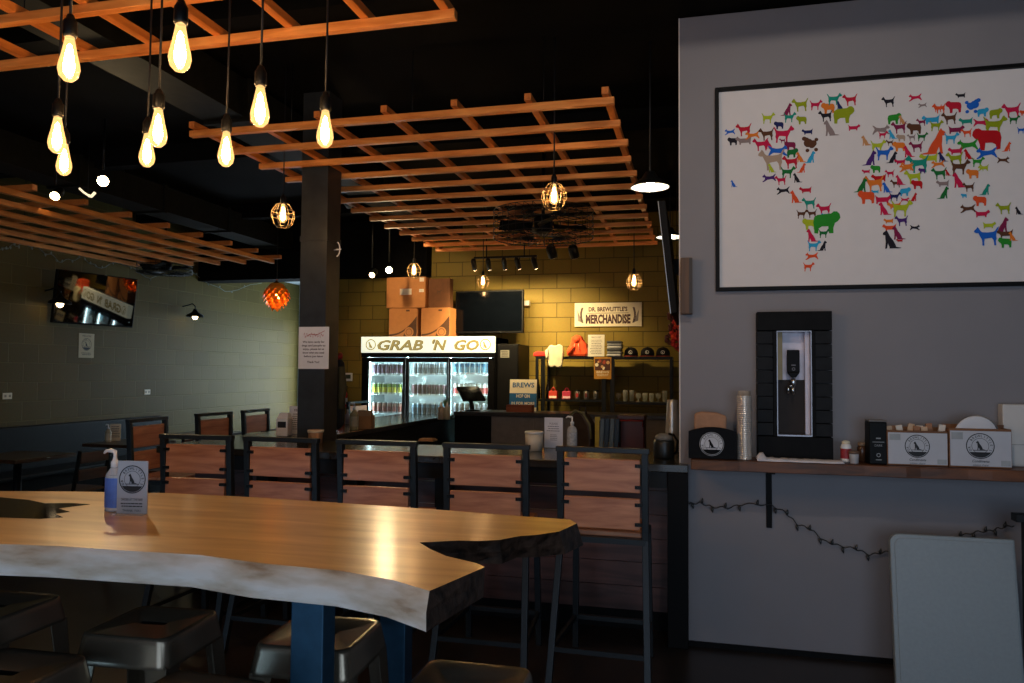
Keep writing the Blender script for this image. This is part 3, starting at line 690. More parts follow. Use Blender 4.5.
b.build('cabinet', [FBL, FWH], fr)
hz0, hz1 = 1.862, FT
b = MB(); b.box(-hw-.005, -.02, hz0, hw-.0, .058, hz1); b.build('header', emit('lit_header', 'f6ffe6', .8, 'd8d8ca'), fr, bevel=.006)
GOLD = emit('backlit_pale_gold_letters', 'cdbb76', .42, '8a7a40'); GOLD2 = emit('backlit_letter_edge', '8f8048', .2, '5a5028')
for word, x, wd in (("GRAB", -.40, .66), ("'N", .15, .20), ("GO", .54, .34)):
    b = MB(); b.M = FRONT(0, -.0215, 0)
    text(b, word, x+.006, hz0+.037, .185, -.0006, 1, .035, .25, width=wd); text(b, word, x, hz0+.04, .18, .0004, 0, .02, .25, width=wd)
    b.build('lettering', [GOLD, GOLD2], fr)
for x in (-.80, .82):
    b = MB(); b.M = FRONT(0, -.0215, 0); b.ring(x, hz0+.108, .062, .075, 0, m=0); dog(b, 's', x, hz0+.105, .09, False, 0, 0); b.build('emblem', [GOLD], fr)
MB().box(-hw, -.012, 1.80, hw, .058, hz0-.001).build('header_trim', FBL, fr)
GL = glassy('fridge_glass', 'f0fafa', .92)
panes = []
for (a, c) in ((368, 403), (408, 447), (450, 488)): panes.append((at(a, 370, Y=FY0).x-fx, at(c, 370, Y=FY0).x-fx))
edges = [-hw, (panes[0][1]+panes[1][0])/2, (panes[1][1]+panes[2][0])/2, hw]
for k, (a, c) in enumerate(panes):
    e0, e1 = edges[k]+.003, edges[k+1]-.003
    b = MB(); b.box(e0, 0, .16, a, .05, 1.795).box(c, 0, .16, e1, .05, 1.795).box(a, 0, 1.735, c, .05, 1.795).box(a, 0, .16, c, .05, .24)
    o = b.build('door', FBL, fr)
    MB().box(a, .02, .24, c, .026, 1.735).build('pane', GL, o)
    MB().tube([(c+.012, -.01, .9), (c+.012, -.03, .95), (c+.012, -.03, 1.35), (c+.012, -.01, 1.4)], .009, 8).build('handle', BLKM, o)
LED = emit('cool_led_strip', 'e6fbff', 42)
for x in (edges[0]+.075, edges[1]-.012, edges[2]-.012, edges[3]-.09):
    MB().box(x, .075, .2, x+.022, .085, 1.83).build('light_strip', LED, fr)
MB().box(-hw+.08, .12, 1.835, hw-.08, .16, 1.843).build('light_strip', LED, fr)
rowy = [(374.5, 393.5, 412.5), (374.5, 395.0, 414), (374, 394.5, 414)]
cans = [[('5a3f55', 'dark purple', .152, 8), ('b9b03a', 'yellow and green', .15, 7), ('7a4038', 'red brown', .15, 7)],
        [('6d7478', 'grey patterned', .155, 8), ('40262c', 'dark maroon', .155, 8), ('33424f', 'slate blue', .15, 8)],
        [('3c7f96', 'teal blue', .155, 7), ('b7474a', 'red and white', .152, 8), ('4b4a50', 'dark grey', .15, 7)]]
BAND = {}
def can_mb(hh, rr=.033):
    b = MB(); b.lathe([(.026, 0), (rr, .008), (rr, .02)], n=12, m=1); b.lathe([(rr, .02), (rr, hh*.62)], n=12, cap=False, m=0)
    b.lathe([(rr, hh*.62), (rr, hh-.014)], n=12, cap=False, m=2); b.lathe([(rr, hh-.014), (.027, hh-.002), (.027, hh), (.024, hh-.003)], n=12, m=1); return b
SIL = mat('can_silver', 'c4c8cc', .3, .6)
for k in range(3):
    a, c = panes[k]; nm = ('left', 'middle', 'right')[k]
    for j in range(5):
        zz = None
        if j < 3: zz = at((368, 408, 450)[k]+15, rowy[k][j], Y=FY0+.24).z
        else: zz = at((368, 408, 450)[k]+15, rowy[k][2], Y=FY0+.24).z - .26*(j-2)
        MB().box(edges[k]+.03, .11, zz-.014, edges[k+1]-.03, .62, zz-.002).build('shelf', FWH, fr)
        if j > 2: continue
        col, cn, hh, n = cans[k][j]
        m0 = mat('can_'+cn.replace(' ', '_'), col, .35, .3); m1 = mat('can_top_'+cn.replace(' ', '_'), {'yellow and green': '5d7a2a', 'red and white': 'e6e2de', 'teal blue': '28607c', 'grey patterned': '9aa0a6', 'dark purple': '3d2c40', 'red brown': '8d6658', 'dark maroon': '5a3640', 'slate blue': '506a7c'}.get(cn, '77777c'), .35, .2)
        me = None
        tcol = (0, 1, 2)[j]
        for row in range(2):
          for i in range(n):
            x = a + .034 + (c-a-.068)*(i)/(n-1); y = .16 + row*.085
            if me is None:
                me = can_mb(hh).build('drink_can', [m0, SIL, m1], loc=(fx+x, FY0+y, zz-.001)); o = me
            elif row == 1: continue
            else:
                o = me.copy(); COL.objects.link(o); o.location = (fx+x, FY0+y, zz-.001)
            L(o, cn+' drink can on the '+('top', 'second', 'third')[j]+' visible shelf behind the '+nm+' fridge door', 'drink can', cn+' cans behind the '+nm+' fridge door')
# narrow dark cabinet panel next to the fridge with posted notes
# boxes stacked on the fridge
WAVE = mat('box_dark_print', '5b3a22', .7); BX = mat('box_cardboard', 'c8854a', .75, var=.06)
def carton(x0, x1, z0, hh, dep, label, draw, y0=9.55, m=BX):
    r = L(root('cardboard_box', ((x0+x1)/2, y0, z0)), label, 'box', 'cardboard boxes on the fridge'); w = (x1-x0)/2
    b = MB(); b.box(-w, 0, 0, w, dep, hh); b.build('body', m, r, bevel=.006)
    d = MB(); d.parts = []; draw(d, w, hh, dep)
    for k in [d]+d.parts:
        if k.v: k.build('print' if k is d else 'paper_label', [WAVE, mat('box_label_white', 'f0e6d6', .6), m], r)
    MB().box(-w+.002, dep/2-.025, hh+.0002, w-.002, dep/2+.025, hh+.0015).build('packing_tape', mat('tan_tape', 'b08a58', .3), r)
def wave(d, w, hh, dep):
    d.M = FRONT(0, -.0015, 0)
    top = [(w*(-.95+1.9*t), hh*(.10+.62*(t**2.2))) for t in [k/12 for k in range(13)]]
    d.poly([(-w*.95, .012)] + [(w*.9, .012), (w*.95, hh*.1)] + top[::-1], 0, 0)
    d.disc(w*.42, hh*.17, hh*.17, .0008, 20, 2); d.ring(w*.42, hh*.17, hh*.10, hh*.115, .0014, m=0)
    top2 = [(x, y-.06*hh) for x, y in top if x < w*.25]
    d.poly([(-w*.95, .014), (w*.02, .014)] + top2[::-1], .0005, 2)
    d.rect(w*.2, hh*.88, w*.45, hh*.94, 0, 0)
bx = [at(q, 320, Y=9.55).x for q in (389, 417.5, 421, 455)]
carton(bx[0], bx[1], FT, .395, .42, 'cardboard box with dark wave print, lower left of the fridge-top stack', wave)
carton(bx[2], bx[3]-.07, FT, .395, .42, 'cardboard box with dark wave print, lower right of the fridge-top stack', wave)
def upper(d, w, hh, dep):
    
    for q in ((-.3, .42, .3, .62), (.68, .5, .92, .6), (.7, .84, .92, .97)):
        k = MB(); k.M = FRONT(0, -.0015, 0); k.rect(w*q[0], hh*q[1], w*q[2], hh*q[3], 0, 1); d.parts.append(k)
    d.M = Matrix.Translation((w+.0015, 0, 0)) @ Matrix.Rotation(PI/2, 4, 'Z') @ Matrix.Rotation(PI/2, 4, 'X'); dog(d, 'n', dep*.5, hh*.55, .13, True, 0, 0)
u0, u1 = at(387, 290, Y=9.55).x, at(426, 290, Y=9.55).x
carton(u0, u1, FT+.397, .42, .52, 'largest cardboard box with white labels, on top of two boxes', upper, 9.53)
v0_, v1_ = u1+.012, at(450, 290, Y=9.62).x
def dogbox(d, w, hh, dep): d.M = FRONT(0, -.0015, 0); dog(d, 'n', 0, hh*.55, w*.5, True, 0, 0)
carton(v0_, v1_, FT+.397, .40, .14, 'cardboard box toned as in shade with a small dog print, upper right of the stack', dogbox, 9.62, mat('shaded_cardboard', '6e4526', .8))  # shade is put into this box's darker cardboard colour
# black cabinet beside the fridge (seen as a dark panel with a posted code sheet)
cb_ = L(root('tall_cabinet', (-2.40, 9.85, 0)), 'narrow black cabinet with a small posted notice, right of the fridge', 'cabinet')
MB().box(-.17, -.28, 0, .12, .38, 1.98).build('body', FBL, cb_, bevel=.005); MB().box(-.16, -.295, .1, .11, -.281, 1.96).build('door', BLK, cb_, bevel=.003)
d = MB(); d.M = FRONT(-.06, -.297, 1.80); d.rect(-.06, 0, .06, .10, 0, 0); lines(d, -.05, .05, .075, .02, 4, .008, 1, 3, .001); d.build('notice', [mat('grey_notice', '6f6d64', .6), INK], cb_)
# wall screen over the fridge end
t0, t1 = at(455, 291, Y=9.78), at(523.5, 333, Y=9.78)
r = L(root('wall_television', ((t0.x+t1.x)/2, 9.78, (t0.z+t1.z)/2), R(-3)), 'black flat screen on the back wall beside the cardboard boxes', 'television')
w, hh = (t1.x-t0.x)/2, (t0.z-t1.z)/2
MB().box(-w, 0, -hh, w, .05, hh).build('housing', BLK, r, bevel=.006); MB().box(-w+.02, -.003, -hh+.03, w-.02, -.0005, hh-.02).build('screen', mat('tv_screen', '04060a', .07, spec=.2), r)
MB().bar((0, .05, 0), (0, .46, 0), .10, .10).box(-.15, .43, -.15, .15, .465, .15).build('wall_mount', BLKM, r)
MB().box(-w+.3, -.005, -hh+.008, w-.3, -.0008, -hh+.02).build('logo_strip', CHROME, r)
p = at(526.5, 303, Y=10.16); L(MB().box(-.035, 0, -.035, .035, .088, .035).build('wall_box', WHITE, loc=(p.x, p.y, p.z), bevel=.004), 'small white box on the wall right of the black screen', 'wall box')

# merchandise sign
s0, s1 = at(574.5, 303, Y=10.2), at(641.5, 326, Y=10.2)
r = L(root('wall_sign', ((s0.x+s1.x)/2, 10.222, (s0.z+s1.z)/2)), 'cream sign lettered for merchandise on the olive block wall', 'sign')
w, hh = (s1.x-s0.x)/2, (s0.z-s1.z)/2
MB().box(-w, 0, -hh, w, .025, hh).build('board', CREAM, r)
d = MB(); d.M = FRONT(0, -.0015, 0); d.M = d.M
text(d, "DR. BREWLITTLE'S", 0, hh*.28, hh*.50, bold=.035, width=w*1.16); text(d, 'MERCHANDISE', 0, -hh*.72, hh*1.0, bold=.05, width=w*1.34)
d.rect(-w*.62, hh*.10, w*.62, hh*.14, 0, 0)
for s in (-1, 1):                                                # a curled antler-like flourish at each end
    for dx in (0, .03):
        c = [(s*(w*(.74+dx) + .05*w*math.sin(t*3)), -hh*.7 + 1.3*hh*t + 0) for t in [k/8 for k in range(9)]]
        for a_, b_ in zip(c, c[1:]): d.poly([(a_[0]-.006, a_[1]), (a_[0]+.006, a_[1]), (b_[0]+.006, b_[1]), (b_[0]-.006, b_[1])], 0, 0)
    d.poly([(s*w*.72, -hh*.7), (s*w*.9, -hh*.55), (s*w*.92, hh*.4), (s*w*.83, -hh*.2)][::s], 0, 1)
d.build('lettering', [mat('sign_maroon', '4a2a2a', .6), mat('sign_grey', '8a8078', .6)], r)

# ================================================================== MERCHANDISE SHELVES
MY = 9.72
m0, m1 = at(535.5, 357, Y=MY), at(672.5, 357, Y=MY)
zt = at(600, 356.5, Y=MY).z; z2a = at(570, 399.5, Y=MY).z; z2b = at(640, 402.5, Y=MY).z; z3 = zb+.06
ms = L(root('merchandise_shelf', ((m0.x+m1.x)/2, MY, 0)), 'black steel shelf unit with shirts, caps and glasses on the back wall', 'shelf')
mx = (m0.x+m1.x)/2; hw2 = (m1.x-m0.x)/2; mid_ = at(607, 380, Y=MY).x-mx
for x in (-hw2, -hw2+.09, hw2-.035):
    for y in (0, .36): MB().box(x, y, 0 if False else 0, x+.035, y+.035, zt-.0325).build('post', BLKM, ms)
for x in (mid_-.07, mid_+.04): MB().box(x, .0, 0, x+.055, .035, zt-.0325).build('post', BLKM, ms)
MB().box(-hw2, 0, zt-.032, hw2, .40, zt).build('shelf_board', BLKM, ms)
MB().box(-hw2+.036, 0.036, z2a-.03, mid_-.075, .40, z2a).build('shelf_board', BLKM, ms)
MB().box(mid_+.1, 0.036, z2b-.03, hw2-.036, .40, z2b).build('shelf_board', BLKM, ms)
MB().box(mid_+.1, .036, z2b-.36, hw2-.036, .40, z2b-.28).build('shelf_board', BLKM, ms)
def mp_(px, z, y=MY+.12): q = at(px, 370, Y=y); q.z = z+.0015; return q
def blob_cloth(name, pts, dep, m, loc, label, cat, group=None, bev=.02, extra=None):
    b = MB(); b.M = Matrix.Rotation(PI/2, 4, 'X'); b.prism(pts, -dep/2, dep/2)
    o = b.build(name, m, loc=loc, bevel=bev); L(o, label, cat, group); return o
def folded(loc, w, d, n, cols, label, cat, t=.035):
    r = L(root('folded_shirts', loc), label, cat)
    for k in range(n):
        q = random.uniform(-.008, .008); MB().box(-w/2+q, -d/2, k*t+.0005, w/2+q, d/2, (k+1)*t-.0025).build('folded_shirt', cols[k % len(cols)], r, bevel=.012)
    return r
RED = mat('red_cloth', 'c8281e', .85); ORA = mat('orange_fleece', 'f0562a', .9, bump=.3); CRM = mat('cream_knit', 'd8cfae', .9, bump=.4)
blob_cloth('folded_cloth', [(-.10, 0), (.10, 0), (.105, .03), (.07, .06), (-.03, .07), (-.09, .05)], .2, RED, mp_(541.5, zt), 'folded red cloth on the left end of the top shelf', 'cloth')
p = mp_(556, zt, MY-.0); r = L(root('draped_shirt', p), 'cream shirt draped over the front edge of the top shelf', 'shirt')
b = MB(); b.M = Matrix.Translation((0, -.055, 0)) @ Matrix.Rotation(PI/2, 4, 'X')
b.prism([(-.10, .11), (-.06, .15), (.0, .135), (.06, .16), (.11, .12), (.105, 0), (.10, -.09), (.085, -.14), (.03, -.15), (.0, -.13), (-.05, -.15), (-.085, -.12), (-.10, -.04)], -.018, .03); b.build('body', CRM, r, bevel=.014)
b = MB(); b.M = Matrix.Translation((0, -.085, 0)) @ Matrix.Rotation(PI/2, 4, 'X'); b.prism([(-.13, .07), (-.1, .1), (-.085, .09), (-.085, .0), (-.115, -.04)], -.0, .025); b.build('sleeve', CRM, r, bevel=.008)
MB().box(-.09, -.03, .001, .09, .12, .05).build('fold', CRM, r, bevel=.015)
p = mp_(578, zt); r = L(root('orange_hoodie', p), 'bright orange hoodie heaped on the top shelf', 'hoodie')
b = MB(); b.M = Matrix.Rotation(PI/2, 4, 'X'); b.prism([(-.14, 0), (.14, 0), (.15, .06), (.12, .16), (.07, .22), (.05, .27), (-.02, .29), (-.07, .25), (-.09, .16), (-.14, .09)], -.09, .09); b.build('body', ORA, r, bevel=.035)
b = MB(); b.ball((-.005, -.06, .22), .055, 12); b.build('hood', ORA, r); b = MB(); b.tube([(-.05, -.09, .13), (-.10, -.105, .07), (-.09, -.10, .03)], [.03, .03, .025], 8); b.build('sleeve', ORA, r)
b = MB(); b.tube([(-.03, -.1, .17), (-.04, -.108, .08)], .004, 5).tube([(.02, -.1, .17), (.03, -.108, .07)], .004, 5); b.build('drawstrings', mat('pale_string', 'f2b090', .7), r)
p = mp_(596, zt, MY+.03); r = L(root('shelf_sign', p), 'white printed price sheet standing on the top shelf', 'sign')
w, hh = .215, .285
sign_panel(r, w, hh, lambda d: (text(d, 'PRICE LIST', 0, hh-.045, .03, width=.13), lines(d, -.08, .08, hh-.075, .022, 9, .006, seed=9)), mat('shelf_sheet', 'd9d3c4', .6, var=.03), tilt=R(-4))
GS = mat('grey_shirt', '8f9296', .9); GD = mat('dark_grey_shirt', '4f5256', .9); GW = mat('white_shirt', 'c9cacb', .9)
folded(mp_(615, zt), .19, .24, 6, [GW, GS, GD], 'stack of folded grey and white shirts beside the price sheet', 'shirts', .034)
for k, px in enumerate((631, 647.5, 663)):
    p = mp_(px, zt, MY+.14); r = L(root('baseball_cap', p), 'black cap with round white badge and red under-brim, '+('left', 'middle', 'right')[k]+' of three', 'cap', 'black caps on the top shelf')
    b = MB(); b.lathe([(.086, .018), (.09, .04), (.08, .08), (.055, .11), (.02, .122), (.001, .123)], n=18); b.build('crown', mat('black_cap', '15151a', .8), r)
    b = MB(); arc = [(.09*math.cos(R(a)), .09*math.sin(R(a))) for a in range(200, 341, 14)]; out = [(.10*math.cos(R(a)), .155*math.sin(R(a))-.0) for a in range(340, 199, -14)]
    b.prism(arc+out, .010, .016, 0); b.prism(arc+out, .002, .0095, 1); b.build('brim', [mat('black_cap', ''), mat('red_brim', 'b3221e', .8)], r)
    MB().ball((0, 0, .123), .008, 8).build('button', mat('black_cap', ''), r)
    d = MB(); d.M = FRONT(0, -.092, .055) @ Matrix.Rotation(R(-12), 4, 'X'); d.ring(0, 0, .018, .025, .004); dog(d, 's', 0, 0, .03, False, .004); d.build('badge', WHITE, r)
# flyer taped to the shelf edge
p = at(602.5, 368, Y=MY-.012); fw_, fh = .225, .285
r = L(root('hanging_flyer', (p.x, MY-.006, p.z)), 'brown and amber flyer hanging from the middle of the top shelf', 'flyer')
MB().box(-fw_/2, 0, -fh/2, fw_/2, .004, fh/2).build('sheet', mat('flyer_amber', 'b07a22', .6), r)
d = MB(); d.M = FRONT(0, -.0012, 0); d.rect(-.1, -.03, .1, .12, 0, 0)
rn = random.Random(5)
for k in range(9): d.disc(rn.uniform(-.08, .08), rn.uniform(-.01, .10), rn.uniform(.012, .024), .0005+k*1e-4, 10, 1 + k % 3)
text(d, 'BREWS', 0, -.066, .04, .001, 3, .02, width=.16); lines(d, -.08, .08, -.085, .018, 2, .006, 3, 4, .001)
d.build('print', [mat('flyer_brown', '4a2418', .6), mat('flyer_red', '9a3a22', .6), mat('flyer_tan', 'c89a6a', .6), CREAM], r)
# second shelf
for k, px in enumerate((538.3, 543.3, 548.3)):
    p = mp_(px, z2a, MY+.12); L(MB().lathe([(.029, 0), (.029, .15), (.012, .20), (.011, .25), (.014, .255)], n=12).build('dark_bottle', mat('dark_bottle_glass', '17120e', .15), loc=p), 'dark bottle on the left of the second shelf, '+('left', 'middle', 'right')[k]+' of three', 'bottle', 'dark bottles on the second shelf')
def mug(px, z, col, band, label):
    p = mp_(px, z, MY+.1); r = L(root('mug_box', p), label, 'box', 'boxed mugs on the second shelf')
    MB().box(-.055, -.05, 0, .055, .05, .105).build('body', mat('mugbox_'+col, col, .6), r, bevel=.004); MB().box(-.045, -.0525, .012, .05, -.0505, .04).build('band', mat('mugbox_band_'+band, band, .6), r)
    MB().tube([(-.03+.06*k/6, 0, .105+.045*math.sin(PI*k/6)) for k in range(7)], .008, 6).build('handle', mat('mughandle_'+col, col, .5), r)
mug(553.5, z2a, 'b8321e', 'e8d8c8', 'orange red boxed mug on the second shelf'); mug(567, z2a, 'b02a48', 'e0b8c0', 'pink boxed mug on the second shelf')
for k, px in enumerate((577.5, 586.5, 596)):
    p = mp_(px, z2a, MY+.1); r = L(root('tumbler', p), ('silver tumbler with red print', 'silver tumbler with dark red print', 'plain dark silver tumbler by the shelf post')[k]+', '+('left', 'middle', 'right')[k]+' of three', 'tumbler', 'tumblers on the second shelf')
    MB().lathe([(.03, 0), (.034, .01), (.036, .10), (.033, .105)], n=16).build('body', mat('tumbler_steel', 'a8a29a', .3, .9), r); MB().lathe([(.035, .105), (.035, .118), (.02, .122)], n=16).build('lid', BLK, r)
    d = MB(); d.M = FRONT(0, -.0365, .03); d.rect(-.016, 0, .016, .05); d.build('print', mat('tumbler_print_%d' % k, ('a02018', '5a1c18', '2a2a2a')[k], .5), r)
GLS = glassy('clear_glassware', 'eef0ea', .8, .05)
for k in range(9):
    px = 612 + 6.6*k; p = mp_(px, z2b, MY+.1+.06*(k % 2))
    b = MB(); hgt = .15 if k in (2, 3, 8) else .115
    if k % 3 == 1: b.lathe([(.028, 0), (.028, .006), (.008, .012), (.008, .04), (.034, .06), (.038, .09), (.03, hgt)], n=14)
    else: b.lathe([(.026, 0), (.028, .01), (.034, hgt*.7), (.034, hgt), (.031, hgt), (.025, .014), (.001, .012)], n=14)
    L(b.build('beer_glass', GLS, loc=p), 'clear beer glass standing on the right half of the second shelf', 'glass', 'beer glasses on the second shelf')
# printed board and basket on the back counter
p = at(523, 410, Y=9.3); r = L(root('standing_sign', (p.x, 9.28, zb)), 'cream and blue printed board standing on the back counter', 'sign')
wq = (at(537, 395, Y=9.28).x-at(510, 395, Y=9.28).x); hq = .40
def d2(d):
    d.rect(-wq/2, .0, wq/2, hq*.25, 0, 2); d.rect(-wq/2, hq*.12, wq/2, hq*.56, .0004, 1); text(d, 'BREWS', 0, hq*.75, .085, .001, 1, .02, width=wq*.8); text(d, 'HOP ON', 0, hq*.42, .06, .001, 2, .02, width=wq*.5); text(d, 'IN FOR MORE', 0, hq*.2, .05, .001, 2, .015, width=wq*.85)
sign_panel(r, wq, hq, d2, CREAM, tilt=R(-5), mats=[INK, mat('board_blue', '1d5f93', .5), CREAM])
p = at(521, 412, Y=9.12); r = L(root('wooden_tray', (p.x, 9.08, zb)), 'low orange-brown wooden tray below the blue printed board', 'tray')
b = MB(); b.box(-.16, -.08, 0, .16, .08, .01).box(-.16, -.08, .01, .16, -.07, .085).box(-.16, .07, .01, .16, .08, .085).box(-.16, -.07, .01, -.15, .07, .085).box(.15, -.07, .01, .16, .07, .085); b.build('body', wood('tray_wood', '7a3a1c', 'b4602e', 'X'), r)
for k in range(4): MB().box(-.14+.07*k, -.06, .011, -.08+.07*k, .06, .06).build('packets', CREAM, r, bevel=.006)
# plant pot and cups at the end of the side bar
p = on(465, 436, z1) if False else at(465, 437, Y=7.6); 
r = L(root('potted_plant', (XB-.09, 9.0, z1+.001)), 'small green plant in a terracotta pot on the inner edge of the side bar', 'plant')
MB().lathe([(.03, 0), (.042, .07), (.046, .07), (.046, .085), (.04, .085)], n=16).build('pot', mat('terracotta', 'b0542c', .7), r)
b = MB()
for k in range(14):
    a = k*2.4; l_ = .08+.03*(k % 3); tip = (math.cos(a)*.06, math.sin(a)*.06, .085+l_); bs = (math.cos(a)*.012, math.sin(a)*.012, .075); sx = (-math.sin(a)*.012, math.cos(a)*.012, 0)
    md = ((bs[0]+tip[0])/2*.8, (bs[1]+tip[1])/2*.8, .085+l_*.6)
    b.add([bs, (md[0]+sx[0], md[1]+sx[1], md[2]), tip, (md[0]-sx[0], md[1]-sx[1], md[2]), (md[0], md[1], md[2]-.004)], [(0, 1, 2, 3), (0, 3, 4), (0, 4, 1), (2, 1, 4), (2, 4, 3)])
stuff(b.build('leaves', mat('leaf_green', '4d6a2a', .6), r))
# thermostat, extinguisher, coat
p = at(349, 377, Y=YB); r = L(root('thermostat', (p.x, YB-.0245, p.z)), 'small white thermostat on the olive back wall left of the fridge', 'thermostat')
MB().box(-.06, 0, -.06, .06, .024, .06).build('housing', WHITE, r, bevel=.006); MB().box(-.03, .0242, -.03, .03, .0245, .03).build('wall_mount', WHITE, r); MB().box(-.038, -.003, -.025, .038, -.0005, .035).build('display', mat('thermo_display', '3a4434', .3), r)
p = at(342.5, 398, Y=YB-.1); r = L(root('fire_extinguisher', (p.x, YB-.085, p.z-.14), 0), 'red fire extinguisher with white label hung on the back wall', 'fire extinguisher')
MB().lathe([(.06, 0), (.068, .02), (.068, .20), (.05, .235), (.022, .25)], n=18).build('tank', mat('ext_red', 'b8141a', .3), r); MB().lathe([(.0688, .05), (.0688, .14)], n=18, cap=False).build('paper_label', PAPER, r)
b = MB(); b.lathe([(.02, .25), (.02, .28)], n=12); b.bar((-.01, 0, .285), (.07, 0, .31), .02, .012); b.bar((-.01, 0, .275), (.06, 0, .272), .02, .01); b.build('valve', BLK, r)
MB().tube([(-.02, 0, .265), (-.07, -.01, .24), (-.085, -.01, .12), (-.08, -.01, .03)], .009, 6).build('hose', BLK, r); MB().box(-.02, .06, .12, .02, .084, .2).build('wall_mount', BLKM, r)
r = L(root('hanging_coat', (COLX1-.055, 5.62, 1.62)), 'dark coat with red collar hanging behind the column', 'coat')
b = MB(); b.M = Matrix.Rotation(PI/2, 4, 'X'); b.prism([(-.16, -.48), (.0, -.50), (.05, -.45), (.06, -.1), (.04, .06), (-.02, .11), (-.12, .1), (-.17, 0)], -.05, .05); b.build('body', mat('dark_coat', '1a1c1e', .9), r, bevel=.03)
MB().tube([(-.10, -.04, .10), (-.03, -.055, .085), (.035, -.03, .10), (.0, .03, .12)], .02, 8).build('collar', mat('red_collar', '8a1c1c', .8), r); MB().tube([(-.05, 0, .10), (-.05, 0, .16), (-.10, -.02, .19), (-.13, -.06, .19)], .006, 6).build('hook', CHROME, r)
MB().tube([(.05, -.05, .02), (.065, -.05, -.15), (.05, -.05, -.32)], [.03, .035, .03], 8).build('sleeve', mat('olive_sleeve', '3f3c26', .9), r)
# paper notice on the column
n0, n1 = at(299, 327, Y=5.27), at(328.5, 369, Y=5.27)
r = L(root('column_notice', ((n0.x+n1.x)/2, 5.268, n1.z)), 'white paper notice with red script heading taped to the column', 'notice')
w, hh = n1.x-n0.x, n0.z-n1.z
def d3(d):
    rn = random.Random(8); x = -w*.33
    pts_ = [(x + w*.66*k/30, hh*.80 + hh*.045*math.sin(k*1.7)*(1+.5*math.sin(k*.6))) for k in range(31)]
    for a_, c_ in zip(pts_, pts_[1:]): d.poly([(a_[0], a_[1]-.003), (c_[0], c_[1]-.003), (c_[0], c_[1]+.003), (a_[0], a_[1]+.003)], 0, 1)
    d.poly([(-w*.36, hh*.74), (-w*.1, hh*.82), (w*.1, hh*.80), (w*.36, hh*.90), (w*.36, hh*.91), (w*.1, hh*.815), (-w*.1, hh*.835)], 0, 1)
    for k in range(5): text(d, ('We have candy for', 'dogs and people to', 'enjoy, please let us', 'know what you need', 'before you leave')[k], 0, hh*(.62-.085*k), .021, 0, 0, .02, width=w*(.72, .78, .7, .7, .62)[k])
    text(d, 'Thank You!', 0, hh*.14, .023, 0, 0, .02, width=w*.4)
sign_panel(r, w, hh, d3, PAPER, .003, mats=[INK, mat('red_script', 'b0343a', .6)])
p = at(340, 249, Y=5.36); r = L(root('curved_wall_hook', (COLX1+.001, 5.40, p.z)), 'white bow shaped hook on the side of the column', 'hook')
pp_ = [(.035+.03*math.cos(R(a))-.0, -.03, .058*math.sin(R(a))) for a in range(-80, 81, 20)]
MB().tube(pp_, .005, 6).build('bow', WHITE, r); MB().tube([(0, 0, 0), (.03, -.02, 0), (.075, -.03, 0)], .005, 6).build('stem', WHITE, r)

# ================================================================== LEFT SIDE
bench = L(root('booth_bench', (XL, 7, 0)), 'dark booth bench running along the left block wall', 'bench')
MB().box(.12, -4.5, .78-.36, .58, 2.2, .48).build('seat', mat('dark_teal_vinyl', '12181b', .5, spec=.2), bench, bevel=.02)
MB().box(.0005, -4.5, 0, .1, 2.2, .955).build('backrest', mat('dark_teal_vinyl', ''), bench, bevel=.02)
MB().box(.15, -4.5, 0, .52, 2.2, .419).build('base', BLK, bench)
def small_table(x, y, label):
    r = L(root('dining_table', (x, y, 0)), label, 'table', 'small dark tables by the booth bench')
    MB().box(-.35, -.35, .725, .35, .35, .76).build('tabletop', wood('dark_table', '2c1d12', '4a3420', 'Y', .3), r, bevel=.004); MB().lathe([(.25, 0), (.25, .015), (.04, .03), (.035, .7), (.12, .724)], n=16).build('pedestal', BLKM, r)
small_table(-6.45, 7.5, 'small dark table by the booth bench holding a card, far left middle'); small_table(-6.45, 6.0, 'small dark table by the booth bench nearest the camera'); small_table(-6.45, 9.0, 'small dark table by the booth bench, farthest one')
r = L(root('table_sign', (at(115, 441, Z=.76).x, at(115, 441, Z=.76).y, .7605), R(25)), 'cream card holder on the small dark table at left', 'sign')
sign_panel(r, .12, .20, lambda d: (lines(d, -.05, .05, .165, .02, 7, .007, seed=12)), CREAM)
MB().box(-.055, -.03, 0, .055, .05, .003).build('foot', AC, r)
q = at(108.5, 442, Z=.76); pump_bottle(108, 442.5, .7605, 'pale pump bottle beside the cream card on the far left table', mat('pale_soap', 'a8a48c', .4), mat('pale_soap_label', 'c6c2aa', .5), .19, .9)
# simple dark side chairs at those tables
DCH = wood('dark_chair_seat', '3a2418', '5a3a28', 'X', .4)
def side_chair():
    r = root('side_chair')
    MB().box(-.21, -.21, .44, .21, .21, .465).build('seat', DCH, r, bevel=.008)
    for sx in (-1, 1):
        MB().bar((sx*.19, -.2, 0), (sx*.18, -.18, .44), .025).build('leg', BLKM, r); MB().bar((sx*.19, .21, 0), (sx*.19, .19, .44), .025).build('leg', BLKM, r); MB().bar((sx*.19, .19, .44), (sx*.18, .25, .84), .025).build('back_post', BLKM, r)
    b = MB(); b.box(-.168, .235, .72, .168, .255, .82); b.build('back_slat', DCH, r, bevel=.004); MB().box(-.168, .222, .56, .168, .24, .66).build('back_slat', DCH, r, bevel=.004)
    return r
sc_ = side_chair(); first = True
for x, y, l in ((-5.85, 6.05, 'beside the nearest small table'), (-5.85, 7.5, 'beside the small table with the card'), (-5.8, 9.0, 'beside the farthest small table')):
    o = sc_ if first else dup(sc_); first = False
    o.location = (x, y, 0); o.rotation_euler = (0, 0, R(-90)); L(o, 'dark low side chair '+l, 'chair', 'low side chairs by the booth')
